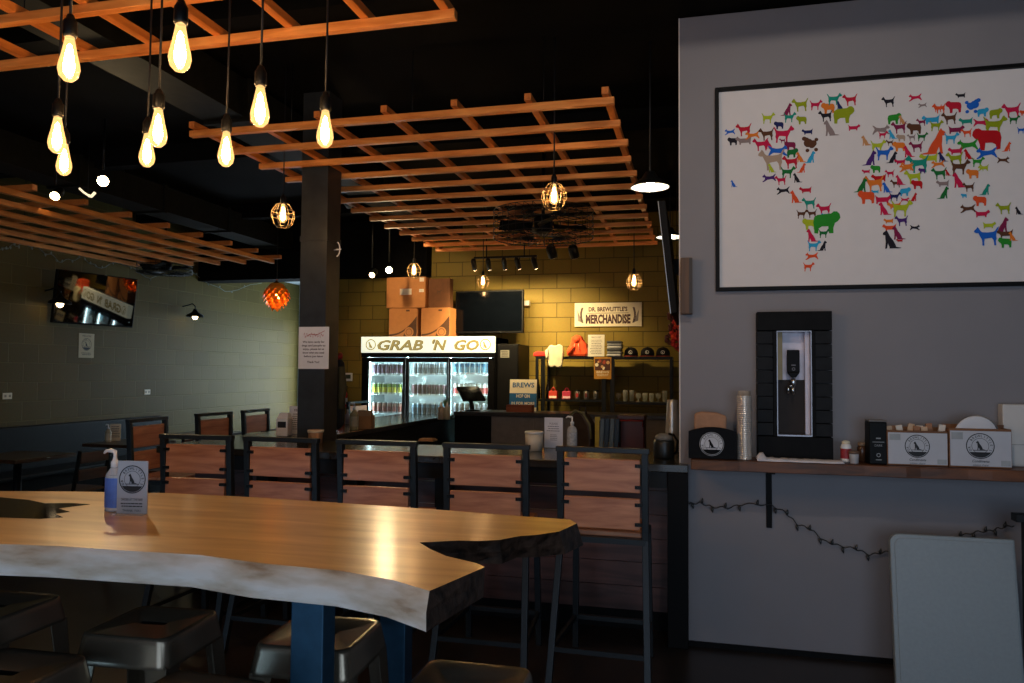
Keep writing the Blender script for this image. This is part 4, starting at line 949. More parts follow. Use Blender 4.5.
# left television, poster, sockets
v0, v1 = at(62, 270, X=-7.25), at(129, 326, X=-7.25)
cy_ = (v0.y+v1.y)/2; cz_ = 2.47
tv = L(root('wall_television', (-7.25, cy_, cz_), R(90-12.4)), 'glossy black television on the left wall reflecting the lit fridge sign', 'television')
tv.rotation_euler = (R(7), 0, R(77.6))
w, hh = .53, .32
MB().box(-w, 0, -hh, w, .05, hh).build('housing', BLK, tv, bevel=.006); MB().box(-w+.012, -.003, -hh+.02, w-.012, -.0005, hh-.012).build('screen', mat('tv_mirror_screen', '050505', .03, spec=1.0), tv)
MB().bar((0, .05, 0), (0, .17, 0), .12, .12).build('wall_mount', BLKM, tv)
p0, p1 = at(79, 333, X=XL), at(93.5, 358, X=XL)
r = L(root('wall_poster', (XL+.003, (p0.y+p1.y)/2, p1.z), R(90)), 'white poster with a round crest under the left television', 'poster')
w, hh = p1.y-p0.y, p0.z-p1.z
sign_panel(r, w, hh, lambda d: (logo(d, 0, hh*.55, w*.32), text(d, 'WELCOME', 0, hh*.86, .03, width=w*.6), lines(d, -w*.35, w*.35, hh*.18, .02, 2, .008, seed=3)), mat('aged_poster', 'b9ab86', .6, var=.04), .003)
for k, (px, py) in enumerate(((7, 396), (147, 392))):
    p = at(px, py, X=XL); r = L(root('wall_socket', (XL+.008, p.y, p.z)), 'small cream socket plate on the left wall, '+('at the left photo edge', 'to the right above the booth')[k], 'socket', 'socket plates on the left wall')
    MB().box(-.0075, -.058, -.035, 0, .058, .035).build('plate', CREAM, r, bevel=.002); b = MB()
    for s in (-1, 1): b.box(.0005, s*.028-.012, -.014, .003, s*.028+.012, .014)
    b.build('outlet', mat('outlet_tan', '9a917a', .5), r)
# gooseneck wall lamps
def wall_lamp(px, py, label):
    p = at(px, py, X=-7.28); r = L(root('wall_lamp', (p.x, p.y, p.z)), label, 'wall lamp', 'barn wall lamps on the left wall')
    b = MB(); b.lathe([(.025, .12), (.03, .10), (.05, .07), (.12, .03), (.125, .0)], n=20, cap=False); b.lathe([(.122, .001), (.05, .055), (.001, .06)], n=20, cap=False); b.build('shade', BLKM, r)
    MB().ball((0, 0, .0), .04, 14).build('bulb', emit('wall_lamp_bulb', 'ffdfae', 12), r)
    b = MB(); b.tube([(0, 0, .115), (0, 0, .16), (-.05, 0, .20), (-.12, 0, .18), (XL+.0-p.x+.002, 0, .16)], .009, 8); b.build('gooseneck', BLKM, r); 
wall_lamp(195, 317, 'black gooseneck barn lamp on the left block wall, far one'); wall_lamp(60, 304, 'black gooseneck barn lamp glowing beside the left television')
# artichoke pendant lamp
p = at(276.5, 296, Y=9.0); r = L(root('artichoke_pendant', p), 'orange pine cone pendant lamp of layered petals, left of the column', 'pendant light')
PET = mat('orange_petal', 'f09a34', .4, Subsurface_Weight=.0)
b = MB()
for row in range(8):
    zc = .14 - row*.042; rad = (.10, .14, .16, .165, .15, .125, .09, .055)[row]; nn = (9, 11, 12, 12, 11, 9, 7, 5)[row]
    for k in range(nn):
        a = 2*PI*(k+.5*(row % 2))/nn; ca, sa = math.cos(a), math.sin(a); wv = .05
        def P(rr, zz, s): return (rr*ca - s*sa, rr*sa + s*ca, zz)
        b.add([P(rad*.7, zc+.03, -wv*.7), P(rad*.7, zc+.03, wv*.7), P(rad*1.02, zc-.01, wv*.8), P(rad*1.15, zc-.055, 0), P(rad*1.02, zc-.01, -wv*.8), P(rad*.94, zc-.012, 0)], [(0, 1, 5), (1, 2, 5), (2, 3, 5), (3, 4, 5), (4, 0, 5), (0, 4, 3, 2, 1)])
stuff(b.build('petals', PET, r)); MB().ball((0, 0, -.02), .045, 12).build('bulb', emit('artichoke_bulb', 'ffb255', 60), r)
MB().tube([(0, 0, .17), (0, 0, ZC-p.z-.002)], .006, 6).build('cord', CORD, r); MB().lathe([(.03, .15), (.05, .17), (.02, .2)], n=14).build('canopy_cap', BLKM, r)
# string lights along the left wall under the lattice
def string_lights(name_pts, nb, label, cordm, bulbm, amp=.02, rb=.012, wall=(1, 0, 0), rad=.004):
    o0 = name_pts[0]; r = L(root('string_lights', o0), label, 'string lights')
    P_ = [Vector(p)-Vector(o0) for p in name_pts]
    dense = []
    for a_, c_ in zip(P_, P_[1:]):
        for k in range(6): dense.append(a_.lerp(c_, k/6) + Vector((0, 0, amp*math.sin(len(dense)*1.3))))
    dense.append(P_[-1]); MB().tube(dense, rad, 5).build('wire', cordm, r)
    for k in range(nb):
        i = int((len(dense)-2)*(k+.5)/nb); q = dense[i]; s = 1 if k % 2 else -1
        b = MB(); b.tube([q, q + Vector((0, 0, s*.012)) + Vector(wall)*.004, q + Vector((.004, 0, s*.032)) + Vector(wall)*.006], [rb*.6, rb*.9, rb*.25], 6); b.build('bulb', bulbm, r)
    return r
pl = [at(x, y, X=XL+.03) for x, y in ((0, 250), (12, 246), (25, 243), (45, 252), (62, 262), (82, 257), (98, 268), (120, 262), (150, 278), (190, 272), (225, 292), (262, 283))]
string_lights(pl, 30, 'string of small lights sagging along the top of the left wall', mat('pale_wire', '6a7064', .6), mat('small_glass_bulb', '8f9488', .2), .02, .014, rad=.005)

# ================================================================== SPOTLIGHTS AND TRACK
def add_light(kind, loc, power, col, size=.05, rot=None, name='light', **k):
    l = bpy.data.lights.new(name, kind); l.energy = power; l.color = col
    if kind == 'AREA': l.shape = 'RECTANGLE'; l.size = size[0]; l.size_y = size[1]
    else: l.shadow_soft_size = size
    for a, v in k.items(): setattr(l, a, v)
    o = bpy.data.objects.new(name, l); COL.objects.link(o); o.location = loc
    if rot is not None: o.rotation_euler = rot
    return o
def aim(loc, to): return (Vector(to)-Vector(loc)).to_track_quat('-Z', 'Y').to_euler()
def can_spot(p, tgt, label, st=40, rad=.05, parent=None, name='ceiling_spotlight', top=ZC, power=0, col=(1, .72, .38), ang=70):
    r = root(name, p) if parent is None else None
    d = (Vector(tgt)-Vector(p)).normalized(); q = d.to_track_quat('-Z', 'Y').to_matrix().to_4x4()
    off = Vector((0, 0, 0)) if parent is None else Vector(p)-parent.location
    b = MB(); b.M = Matrix.Translation(off) @ q; b.lathe([(rad*.55, .16), (rad*.8, .15), (rad, .12), (rad, 0), (rad*.92, -.002)], n=16); 
    h = b.build('housing' if parent is None else 'spot_head', BLKM, parent or r)
    g = MB(); g.M = Matrix.Translation(off) @ q; g.disc(0, 0, rad*.9, -.004, 16); g.build('lens', emit('spot_lens_%g' % st, 'ffd9a0', st), h)
    if parent is None:
        up_ = Vector((0, 0, top-p[2]-.002)); MB().tube([(0, 0, .1), up_], .01, 6).build('stem', BLKM, r); L(r, label, 'spotlight', 'spotlights on the ceiling')
    if power: add_light('SPOT', Vector(p)+d*.02, power, col, .06, aim(p, tgt), 'spot', spot_size=R(ang), spot_blend=.7)
    return r
can_spot(at(103, 181, Z=3.25), (CAM.x-1.0, 1, 1.0), 'bright ceiling spotlight facing the room, left of the bulbs', 60, .05, power=90, ang=75)
can_spot(at(55, 196, Z=3.2), (-4, 2, .5), 'smaller ceiling spotlight at far left above the booth lattice', 30, .045)
can_spot(at(389, 270, Y=8.8), (-1.6, 2.6, 1.0), 'bright spotlight above the cardboard boxes', 40, .045, power=38, ang=75)
can_spot(at(372, 275, Y=8.8), (-3.6, 5, .8), 'dim spotlight left of the bright one above the boxes', 14, .04)
can_spot((-3.75, 7.6, 3.45), (-3.7, 9.6, 2.5), 'added black spotlight over the big lattice, brightening the cardboard boxes', 20, .05, power=110, ang=60)  # extra fixture, added to brighten the box fronts
tk0, tk1 = at(474, 259, Y=9.0), at(537, 258, Y=9.0)
tr = L(root('track_light', ((tk0.x+tk1.x)/2, 9.0, tk0.z)), 'black track light with five small heads over the wall screen', 'track light')
w = (tk1.x-tk0.x)/2
MB().box(-w, -.015, 0, w, .015, .025).tube([(-w*.6, 0, .02), (-w*.6, 0, ZC-tk0.z)], .008, 6).tube([(w*.6, 0, .02), (w*.6, 0, ZC-tk0.z)], .008, 6).build('rail', BLKM, tr)
for k, fx_ in enumerate((-.97, -.5, 0, .45, .97)):
    p = Vector((tr.location.x+w*fx_, 9.0, tk0.z-.13)); tgt = (p.x+(.15 if k > 2 else -.1), 10.2, p.z-1.1)
    can_spot(p, tgt, '', 20 if k in (0, 4) else 9, .032, tr, power=85, col=(1, .74, .36), ang=95)
    MB().tube([(w*fx_, 0, 0), (w*fx_, 0.01, -.05)], .007, 6).build('stem', BLKM, tr)
for k, (px, lab) in enumerate(((553, 'left'), (575, 'right'))):
    p = at(px, 257, Y=9.1); can_spot((p.x, p.y, p.z), (p.x+.3, 10.2, 1.4), 'unlit black box spotlight behind the track light, '+lab+' one', .2, .06)
# white neon-like tag between the spots
p = at(88, 192, Z=3.3); r = L(root('hanging_ornament', p), 'small white curled ornament hanging between the left spotlights', 'ornament')
MB().tube([(-.10, 0, .04), (-.05, 0, .0), (0, 0, -.03)], .010, 6).build('strip', emit('white_ornament', 'ffe9c0', 1.2), r); MB().tube([(0.01, 0, -.035), (.04, 0, -.045), (.08, 0, -.01)], .014, 6).build('strip', emit('white_ornament', ''), r); MB().tube([(0, 0, -.03), (0, 0, ZC-p.z)], .003, 5).build('cord', CORD, r)

# ================================================================== CAGED FANS
def fan(px0, px1, py0, py1, y, label):
    a, c = at(px0, (py0+py1)/2, Y=y), at(px1, (py0+py1)/2, Y=y); rad = (c.x-a.x)/2; hh = at((px0+px1)/2, py0, Y=y).z-at((px0+px1)/2, py1, Y=y).z
    r = L(root('caged_ceiling_fan', ((a.x+c.x)/2, y, a.z)), label, 'fan', 'caged drum ceiling fans')
    b = MB(); WM = .004
    for z in (-hh/2, -hh/4, 0, hh/4, hh/2): b.tube([(rad*math.cos(2*PI*k/36), rad*math.sin(2*PI*k/36), z) for k in range(36)], WM, 5, True)
    for k in range(36):
        t = 2*PI*k/36; x, y_ = rad*math.cos(t), rad*math.sin(t); b.tube([(x*.2, y_*.2, hh/2), (x, y_, hh/2), (x, y_, -hh/2), (x*.2, y_*.2, -hh/2)], .0032, 4)
    for z in (-hh/2, hh/2):
        for q in (.2, .45, .72): b.tube([(rad*q*math.cos(2*PI*k/24), rad*q*math.sin(2*PI*k/24), z) for k in range(24)], .0035, 4, True)
    b.build('wire_cage', mat('black_wire', '1f2020', .5, .5), r)
    MB().lathe([(.06, -hh*.3), (.09, -hh*.2), (.09, hh*.25), (.04, hh*.4)], n=18).build('motor', BLK, r)
    for k in range(4):
        t = R(20+90*k); ca, sa = math.cos(t), math.sin(t); v = []
        for q, wd in ((.10, .05), (rad*.55, .09), (rad*.88, .075)):
            for s in (-1, 1): v.append((q*ca - s*wd*sa, q*sa + s*wd*ca, s*.03-.01))
        v += [(x, y_, z-.006) for x, y_, z in v]
        MB().add(v, [(0, 2, 3, 1), (2, 4, 5, 3), (7, 9, 8, 6), (9, 11, 10, 8), (0, 6, 8, 2), (2, 8, 10, 4), (1, 3, 9, 7), (3, 5, 11, 9), (4, 10, 11, 5), (0, 1, 7, 6)]).build('blade', BLK, r)
    MB().tube([(0, 0, hh*.38), (0, 0, ZC-a.z)], .018, 8).build('downrod', BLKM, r)
fan(495, 593, 214, 240, 6.95, 'black wire drum fan hanging below the big lattice'); fan(143, 187, 260, 274, 8.75, 'black caged fan under the right end of the left lattice')

# ================================================================== RIGHT WALL: MAP, TAP, SHELF
SZ = 1.12; SY = 4.375
PYF = YR-.035
k0, k1 = at(715.1, 87.6, Y=PYF), at(717, 291, Y=PYF); PX0, PX1, PZ0, PZ1 = k0.x, 2.02, k1.z, k0.z
pm = L(root('framed_map', ((PX0+PX1)/2, YR, (PZ0+PZ1)/2)), 'large white world map made of coloured dog silhouettes in a thin black frame', 'picture')
pw, ph = (PX1-PX0)/2, (PZ1-PZ0)/2; t = .022
b = MB(); b.box(-pw, -.035, -ph, -pw+t, -.0005, ph).box(pw-t, -.035, -ph, pw, -.0005, ph).box(-pw+t, -.035, ph-t, pw-t, -.0005, ph).box(-pw+t, -.035, -ph, pw-t, -.0005, -ph+t); b.build('frame', mat('thin_black_frame', '0d0d0f', .5, spec=.12), pm, bevel=.002)
DC = {'b':'1f5fbe','r':'b81f36','k':'26242c','g':'8a7a78','o':'d8762c','n':'5a3a2a','l':'a8b62a','v':'4a2a6e','m':'7e2248','t':'1d8a78','e':'1f6a34','G':'2c8a2e','c':'c01e48','a':'2f9cc8','u':'a8917e','s':'8c9a1e','O':'d8502a','w':'c08a5a','N':'232a5a','R':'b81a22'}
DK = list(DC)
data = {
 (715,85,6.83): "b r 102 318 65;r n 195 305 100;k k 118 385 60;g d 195 365 100;o r 255 340 90;n n 350 335 100;l n 365 225 85 f;N k 435 275 60;m s 490 165 70 f;t n 512 220 80 f;s n 580 135 105;s k 590 240 65;c n 470 335 130 f;N d 630 310 70;m n 460 380 40;c n 310 405 100;c s 372 400 58;b r 430 445 125 f;m k 512 415 70;e k 530 465 70 f;o s 585 490 60;a s 650 490 68 f;u n 385 510 165;l s 388 565 52;r n 515 525 105;O s 592 565 55 f;e n 500 595 95 f;v r 370 632 85;c n 448 650 75;k s 562 632 55;b s 128 672 40",
 (770,80,6.83): "c n 315 170 80 f;o k 395 192 85;N s 482 175 60;t n 440 130 95 f;r n 545 135 95;s k 505 240 130 f;k n 378 245 90;g s 415 325 92;c d 575 315 75 f;n p 280 440 110;w s 655 412 60",
 (760,170,5.69): "k r 132 115 68;r d 258 105 65;O s 203 150 60;t n 278 188 75;n n 240 250 60 f;n n 292 248 58;c n 362 222 80;a d 370 250 40;l k 280 308 72;G k 380 300 140 f;e n 365 360 60 f;c s 297 370 62;a n 308 430 72 f;k s 355 430 48 f;O r 295 488 66;O n 278 550 60 f",
 (850,80,7.59): "k n 290 165 95;c r 495 130 90;g r 550 190 60;O n 660 215 70;a d 612 285 125;G k 338 295 95 f;w s 400 300 60;m n 540 320 70;g r 235 375 120 f;m n 370 360 110;c n 252 415 68 f;a s 322 410 62;n k 485 370 100;e n 550 430 80 f;u k 385 440 62;g n 465 435 62;w s 120 455 62;l n 215 500 110 f;n n 300 475 55;o k 370 505 88;c s 445 540 78;m n 500 505 100;b n 262 555 125 f;v s 150 590 95 f;k s 320 585 75 f;c d 378 610 78;l d 595 575 130;t n 510 635 165;o n 430 655 80;O s 640 465 165 f",
 (930,80,7.585): "k d 230 108 70;r k 178 205 108;b p 318 200 118 f;a k 402 245 80 f;s k 500 255 92 f;c n 615 230 135;O n 70 215 92;n n 145 290 112;t d 270 300 98;c r 385 320 105 f;s n 495 340 168 f;e n 640 300 82 f;s n 50 345 98 f;m d 200 362 112 f;O n 275 400 80;R k 430 450 200;a n 165 440 105 f;G r 285 490 145;c d 190 525 102;b r 430 550 145;O s 582 505 64 f;n r 555 605 85 f;N s 95 580 68;s n 185 595 122;R s 292 560 70;o r 60 635 92;G n 365 620 92 f;n n 230 660 140 f;O k 705 250 50;b n 695 380 65 f;l n 410 665 65",
 (850,160,6.83): "c d 108 72 52;G k 173 62 62;R d 195 110 95;c n 270 92 62;o n 160 160 132;e s 75 170 82 f;b s 252 185 62;n n 310 160 68;c s 342 135 60;l n 430 115 115;R k 455 168 72;a d 170 210 48;a k 378 218 68 f;O k 110 255 104;c d 230 255 108 f;N n 308 250 75 f;c r 375 270 55 f;R s 432 252 50 f;o d 300 300 88;c s 235 330 76;l n 355 330 135 f;o d 262 408 62;O d 268 450 88;v n 350 415 85;k r 442 460 62 f;k s 280 540 108;m s 330 495 80;R d 337 545 42;o r 385 52 90;v k 490 75 44",
 (930,160,6.83): "e n 60 92 98;R s 122 85 38;o k 288 95 78;l r 360 55 62;c s 200 135 92;g d 85 150 82;e s 90 222 72 f;a k 230 245 36;n n 262 185 78;t s 375 200 66 f;O k 338 280 84;n r 258 330 95;c d 358 355 92 f;s n 500 330 98;k s 605 345 48;l d 405 435 82 f;m s 490 440 88 f;n d 510 490 102;b n 385 520 155;G k 510 565 84;o s 565 520 56"}
b = MB(); b.M = FRONT(0, -.012, 0)
b.rect(-pw+t, -ph+t, pw-t, ph-t, 0, 0)
yc = YR-.0135; ii = 0
for (ox, oy, sc), txt in data.items():
    for ent in txt.split(';'):
        e = ent.split(); c, kd, X_, Y_, W_ = e[0], e[1], float(e[2]), float(e[3]), float(e[4]); fl = len(e) > 5
        q = at(ox+X_/sc, oy+Y_/sc, Y=yc); q2 = at(ox+(X_+W_)/sc, oy+Y_/sc, Y=yc); ww = (q2.x-q.x)*(1.32 if kd == 's' else 1.12)
        ii += 1
        dog(b, kd, q.x-pm.location.x, q.z-pm.location.z, ww, fl, .001+.00002*ii, 1+DK.index(c))
b.build('canvas', [mat('map_canvas', 'd8d3d2', .7, spec=.1, var=.015)] + [mat('dog_'+c, DC[c], .7, spec=.08, var=.05) for c in DK], pm)

# tap station
a0, a1 = at(757, 312, Y=4.53), at(833.5, 457.5, Y=4.53); TX0, TX1, TZ1, TZ0 = a0.x, a1.x, a0.z, SZ
tx = (TX0+TX1)/2; tw = (TX1-TX0)/2; thh = TZ1-TZ0
ts = L(root('tap_station', (tx, YR, TZ0+.001)), 'black shiplap panel around a recessed drink tap on the grey wall', 'tap')
n0x, n1x = at(777, 380, Y=4.53).x-tx, at(812, 380, Y=4.53).x-tx; nz1, nz0 = at(790, 331, Y=4.53).z-TZ0, at(790, 436.5, Y=4.53).z-TZ0
SHIP = mat('black_shiplap', '0c0c0d', .6, spec=.12, var=.3, nscale=18); SHIP2 = mat('charcoal_shiplap', '191b1e', .6, spec=.15, var=.25, nscale=22)
MB().box(-tw, -.095, nz1+.003, tw, -.001, thh).build('top_board', SHIP, ts, bevel=.003); MB().box(-tw, -.095, 0, tw, -.001, nz0-.003).build('bottom_board', SHIP, ts, bevel=.003)
for x0_, x1_ in ((-tw, n0x-.02), (n1x+.02, tw)):
    b = MB(); n_ = 8
    for k in range(n_):
        zz = nz0 + (nz1-nz0)*k/n_; b.box(x0_, -.085, zz+.002, x1_, -.001, zz+(nz1-nz0)/n_-.002)
    b.build('side_planks', SHIP2, ts, bevel=.002)
for x0_, x1_ in ((n0x-.019, n0x), (n1x, n1x+.019)): MB().box(x0_, -.09, nz0, x1_, -.001, nz1).build('inner_stile', SHIP, ts)
b = MB(); tt = .005
b.box(n0x, -.093, nz0, n0x+tt, -.002, nz1).box(n1x-tt, -.093, nz0, n1x, -.002, nz1).box(n0x+tt, -.093, nz1-tt, n1x-tt, -.002, nz1).box(n0x+tt, -.093, nz0, n1x-tt, -.002, nz0+.008); b.build('niche_trim', mat('niche_steel', '8c8a90', .35, .7), ts)
zm = at(793, 380, Y=4.6).z-TZ0
MB().box(n0x+tt, -.006, zm, n1x-tt, -.002, nz1-tt).build('upper_panel', mat('pale_panel', 'cbc6d6', .35), ts); MB().box(n0x+tt, -.02, nz0+.0085, n1x-tt, -.002, zm-.001).build('lower_panel', mat('dark_steel_panel', '2c2420', .5, spec=.15), ts)
MB().box(n0x+tt+.001, -.05, zm, n0x+.035, -.007, nz1-tt).build('side_strip', mat('yellow_reflection', '8a7440', .4), ts)  # coloured strip stands for a yellowish reflection on the niche's left side
MB().box(n1x-.03, -.05, nz0+.0085, n1x-tt-.001, -.0205, nz1-tt).build('side_strip', mat('pale_panel', ''), ts)
hx = at(793.5, 360, Y=4.55).x-tx
b = MB(); zt0, zt1 = at(793, 378, Y=4.55).z-TZ0, at(793, 350, Y=4.55).z-TZ0
b.M = Matrix.Translation((hx, -.062, 0)); b.prism([(-.012, -.01), (.012, -.01), (.012, .01), (-.012, .01)], zt0, zt0+.03, top=[(-.034, -.012), (.034, -.012), (.034, .012), (-.034, .012)]); b.box(-.034, -.012, zt0+.03, .034, .012, zt1); b.build('tap_handle', mat('black_handle', '0c0c0d', .5, spec=.12), ts, bevel=.004)
d = MB(); d.M = FRONT(hx, -.0755, zt0+.05); d.ring(0, .0, .006, .009); d.rect(-.012, .02, .012, .025); d.build('handle_mark', mat('grey_mark', '77767c', .5), ts)
b = MB(); b.lathe([(.012, zt0-.002), (.016, zt0-.02), (.014, zt0-.045), (.009, zt0-.05)], (hx, -.062, 0), 14); b.tube([(hx, -.022, zt0-.03), (hx, -.062, zt0-.03)], .013, 10); b.tube([(hx, -.062, zt0-.04), (hx-.004, -.075, zt0-.065), (hx-.004, -.078, zt0-.095)], [.012, .010, .008], 10); b.tube([(hx-.028, -.062, zt0-.045), (hx-.028, -.062, zt0-.09)], .008, 8); b.tube([(hx-.028, -.062, zt0-.05), (hx, -.062, zt0-.045)], .006, 8); b.build('faucet', CHROME, ts)
# live-edge wall shelf
SX0 = at(691, 465, Y=SY).x
sh = L(root('wall_shelf', (SX0, SY, SZ)), 'rough brown live edge shelf along the grey wall', 'shelf')
rn = random.Random(2); fr_ = [(0, .02)]
x = .05
while x < 2.6: fr_.append((x, rn.uniform(-.008, .012))); x += rn.uniform(.07, .14)
fr_ += [(2.62, 0), (2.62, YR-SY-.001), (0, YR-SY-.001)]
b = MB(); n = len(fr_); low = [(x, y-.012 if y < .1 else y) for x, y in fr_]
b.prism(low, -.058, -.0005, top=fr_); b.build('board', wood('rough_brown_slab', '1e0f07', '74421a', 'X', .45, 9, 5, spec=.5), sh, bevel=.004)
bxp = at(772, 500, Y=SY+.06).x-SX0
for xx in (bxp, bxp+1.45):
    b = MB(); b.box(xx-.016, YR-SY-.012, at(772, 528, Y=YR-.01).z-SZ, xx+.016, YR-SY-.001, -.059).box(xx-.016, .03, -.071, xx+.016, YR-SY-.012, -.059); b.build('bracket', BLK, sh, bevel=.002)
def sp(px, dy=.1): q = at(px, 455, Y=SY+dy); q.z = SZ+.001; return q
# black crest box with brown napkins
a_, c_ = at(688.5, 430, Y=SY+.05), at(737, 430, Y=SY+.05)
r = L(root('napkin_box', ((a_.x+c_.x)/2, SY+.05, SZ)), 'black arched napkin box with white round crest at the left of the shelf', 'box')
w = (c_.x-a_.x)/2; hh = at(712, 427, Y=SY+.05).z-SZ
b = MB(); b.M = Matrix.Rotation(PI/2, 4, 'X'); ar = [(w*(1-2*k/12), hh-.026*((1-2*k/12)**2)*1.0) for k in range(13)]
b.prism([(-w, 0), (w, 0)] + ar, -.012, 0); b.build('front_panel', mat('black_box_front', '0a0a0d', .6, spec=.12), r, bevel=.003)
b = MB(); b.box(-w, .012, 0, -w+.01, .15, hh*.8).box(w-.01, .012, 0, w, .15, hh*.8).box(-w+.01, .14, 0, w-.01, .15, hh*.8).box(-w+.01, .012, 0, w-.01, .14, .008); b.build('body', BLK, r)
d = MB(); d.M = FRONT(-.005, -.0015, hh*.47); 
d.disc(0, 0, hh*.37, .0, 28, 1); logo(d, 0, 0, hh*.36, 0, .0008); d.build('crest', [mat('black_box_front', ''), mat('crest_white', 'c9ccd2', .6)], r)
b = MB(); b.M = Matrix.Rotation(PI/2, 4, 'X'); nw = w*.66; b.prism([(-nw*1.15, .03), (nw*.8, .03), (nw*.9, hh+.06), (nw*.3, hh+.078), (-nw*.7, hh+.082), (-nw*1.15, hh+.07)], -.11, -.03); b.build('napkins', mat('brown_paper_napkins', 'a97f62', .85, bump=.6, nscale=22), r, bevel=.012)
# stack of lids/cups
p = sp(744.5, .10); r = L(root('cup_stack', p), 'tall leaning-free stack of clear plastic cups beside the black panel' if False else 'tall stack of nested silvery plastic cups beside the black panel', 'cups')
top = at(744, 391, Y=SY+.1).z-SZ; prof = []; k = 0; z = 0
while z < top-.03: prof += [(.041, z), (.043, z+.004), (.041, z+.008), (.0385, z+.0095)]; z += .011; k += 1
prof += [(.036, top-.03), (.034, top), (.001, top)]
MB().lathe(prof, n=24).build('cups', mat('cup_plastic', 'd6d0c8', .2, .5), r)
# cloth along the shelf under the panel
q0, q1 = at(757, 460, Z=SZ), at(842, 462, Z=SZ)
b = MB(); NX, NY = 26, 6; vs = []
for j in range(NY+1):
    for i in range(NX+1):
        u = i/NX; v = j/NY; x = sp(756).x*(1-u) + sp(842).x*u; hgt = .008 + .010*abs(math.sin(i*.9+j*.7))*math.exp(-u*2) + (.028 if i in (1, 2) else 0)*math.sin(PI*v)
        vs.append((x, SY+.02+.11*v + .006*math.sin(i*.8), SZ+(0.0005 if j in (0, NY) else hgt)))
fs = [(j*(NX+1)+i, j*(NX+1)+i+1, (j+1)*(NX+1)+i+1, (j+1)*(NX+1)+i) for j in range(NY) for i in range(NX)]
o0 = Vector(vs[0]); b.add([Vector(v)-o0 for v in vs], fs, True)
o = b.build('white_cloth', mat('white_towel', 'cfccd0', .9, bump=.4), loc=o0); L(o, 'crumpled white cloth on the shelf below the black tap panel', 'cloth'); sm = o.modifiers.new('thick', 'SOLIDIFY'); sm.thickness = .003; sm.offset = 1
# shakers, black bottle
p = sp(846, .13); r = L(root('spice_shaker', p), 'white shaker with red label at the end of the white cloth', 'shaker')
MB().lathe([(.027, 0), (.028, .01), (.028, .085), (.022, .10)], n=16).build('body', WHITE, r); MB().lathe([(.0285, .02), (.0285, .075)], n=16, cap=False).build('paper_label', mat('red_label', 'a03038', .5), r); MB().lathe([(.022, .10), (.022, .112), (.012, .118)], n=16).build('cap', CREAM, r)
p = sp(854, .07); r = L(root('paper_cup', p), 'small white paper cup with brown rim before the red labelled shaker', 'cup')
MB().lathe([(.022, 0), (.026, .055), (.0275, .057), (.026, .059), (.021, .006)], n=16).build('body', mat('cup_white', 'd6d0cc', .6), r); MB().lathe([(.0262, .052), (.0285, .056), (.0285, .066), (.02, .068)], n=16).build('lid', mat('brown_lid', '6a5040', .5), r)
p = sp(862, .16); r = L(root('amber_jar', p), 'small amber jar behind the paper cup', 'jar'); MB().lathe([(.026, 0), (.026, .08), (.02, .09)], n=14).build('body', mat('amber_glass', '4a3020', .2), r); MB().lathe([(.022, .09), (.022, .108)], n=14).build('lid', mat('tan_lid', '8a7058', .5), r)
p = sp(876, .10); r = L(root('black_canister', p, R(4)), 'tall square black canister with grey print on the shelf', 'canister')
hh = at(877, 422, Y=SY+.07).z-SZ; MB().box(-.045, -.045, 0, .045, .045, hh).build('body', mat('black_canister', '0e1112', .5, spec=.15), r, bevel=.006)
d = MB(); d.M = FRONT(0, -.0463, 0); d.rect(-.03, hh*.52, .03, hh*.535); d.rect(-.012, hh*.6, .012, hh*.63); text(d, 'DARK', 0, hh*.42, .018, width=.04); d.ring(0, hh*.22, .007, .011); d.rect(-.015, hh*.1, .015, hh*.12); d.build('print', mat('grey_print', '8a8f92', .5), r)
MB().box(-.046, -.046, hh+.0005, .046, .046, hh+.01).build('lid', mat('grey_lid', '6e6c6a', .5), r, bevel=.003)
# two crest boxes
BXW = wood('crest_box_wood', '5a3820', '8a5c36', 'X', .55)
def crest_box(x0, x1, y1, label, filler):
    a_, c_ = at(x0, 450, Y=SY+.055), at(x1, 450, Y=SY+.055); w = (c_.x-a_.x)/2; hh = at((x0+x1)/2, y1, Y=SY+.055).z-SZ
    r = L(root('condiment_box', ((a_.x+c_.x)/2, SY+.055, SZ+.001)), label, 'box', 'white fronted crest boxes on the shelf')
    b = MB(); b.box(-w, 0, 0, w, .012, hh).box(-w, .10, 0, w, .112, hh*1.08).box(-w, .012, 0, -w+.012, .10, hh).box(w-.012, .012, 0, w, .10, hh).box(-w+.012, .012, 0, w-.012, .10, .01); b.build('body', BXW, r, bevel=.002)
    d = MB(); d.M = FRONT(0, -.0012, 0); d.rect(-w*.96, hh*.04, w*.98, hh*.94, 0, 1); d.rect(-w*.92, hh*.72, -w*.55, hh*.9, .0005, 2); d.rect(w*.65, hh*.06, w*.95, hh*.2, .0005, 2); logo(d, 0, hh*.56, hh*.33, 0, .001); text(d, 'Condiments', 0, hh*.14, hh*.10, .001, 0, .01, .3, width=w*.55); text(d, 'please share', 0, hh*.05, hh*.07, .001, 0, .0, .3, width=w*.5)
    d.build('front_sheet', [INK, mat('sheet_white', 'b9bcc4', .55, var=.03), mat('sheet_stamp', '9aa0a4', .6)], r)
    filler(r, w, hh)
def fill_a(r, w, hh):
    rn = random.Random(4)
    for k in range(9): q = -w*.8+w*1.6*k/8; b = MB(); b.M = Matrix.Translation((q, .045+.025*(k % 2), hh*.5)) @ Matrix.Rotation(rn.uniform(-.2, .2), 4, 'Y'); b.box(-.016, -.008, -hh*.3, .016, .008, hh*.60+rn.uniform(0, .02)); b.build('packet', mat('packet_%d' % (k % 3), ('c8a888', '9a6a48', 'd8d0c4')[k % 3], .6), r, bevel=.002)
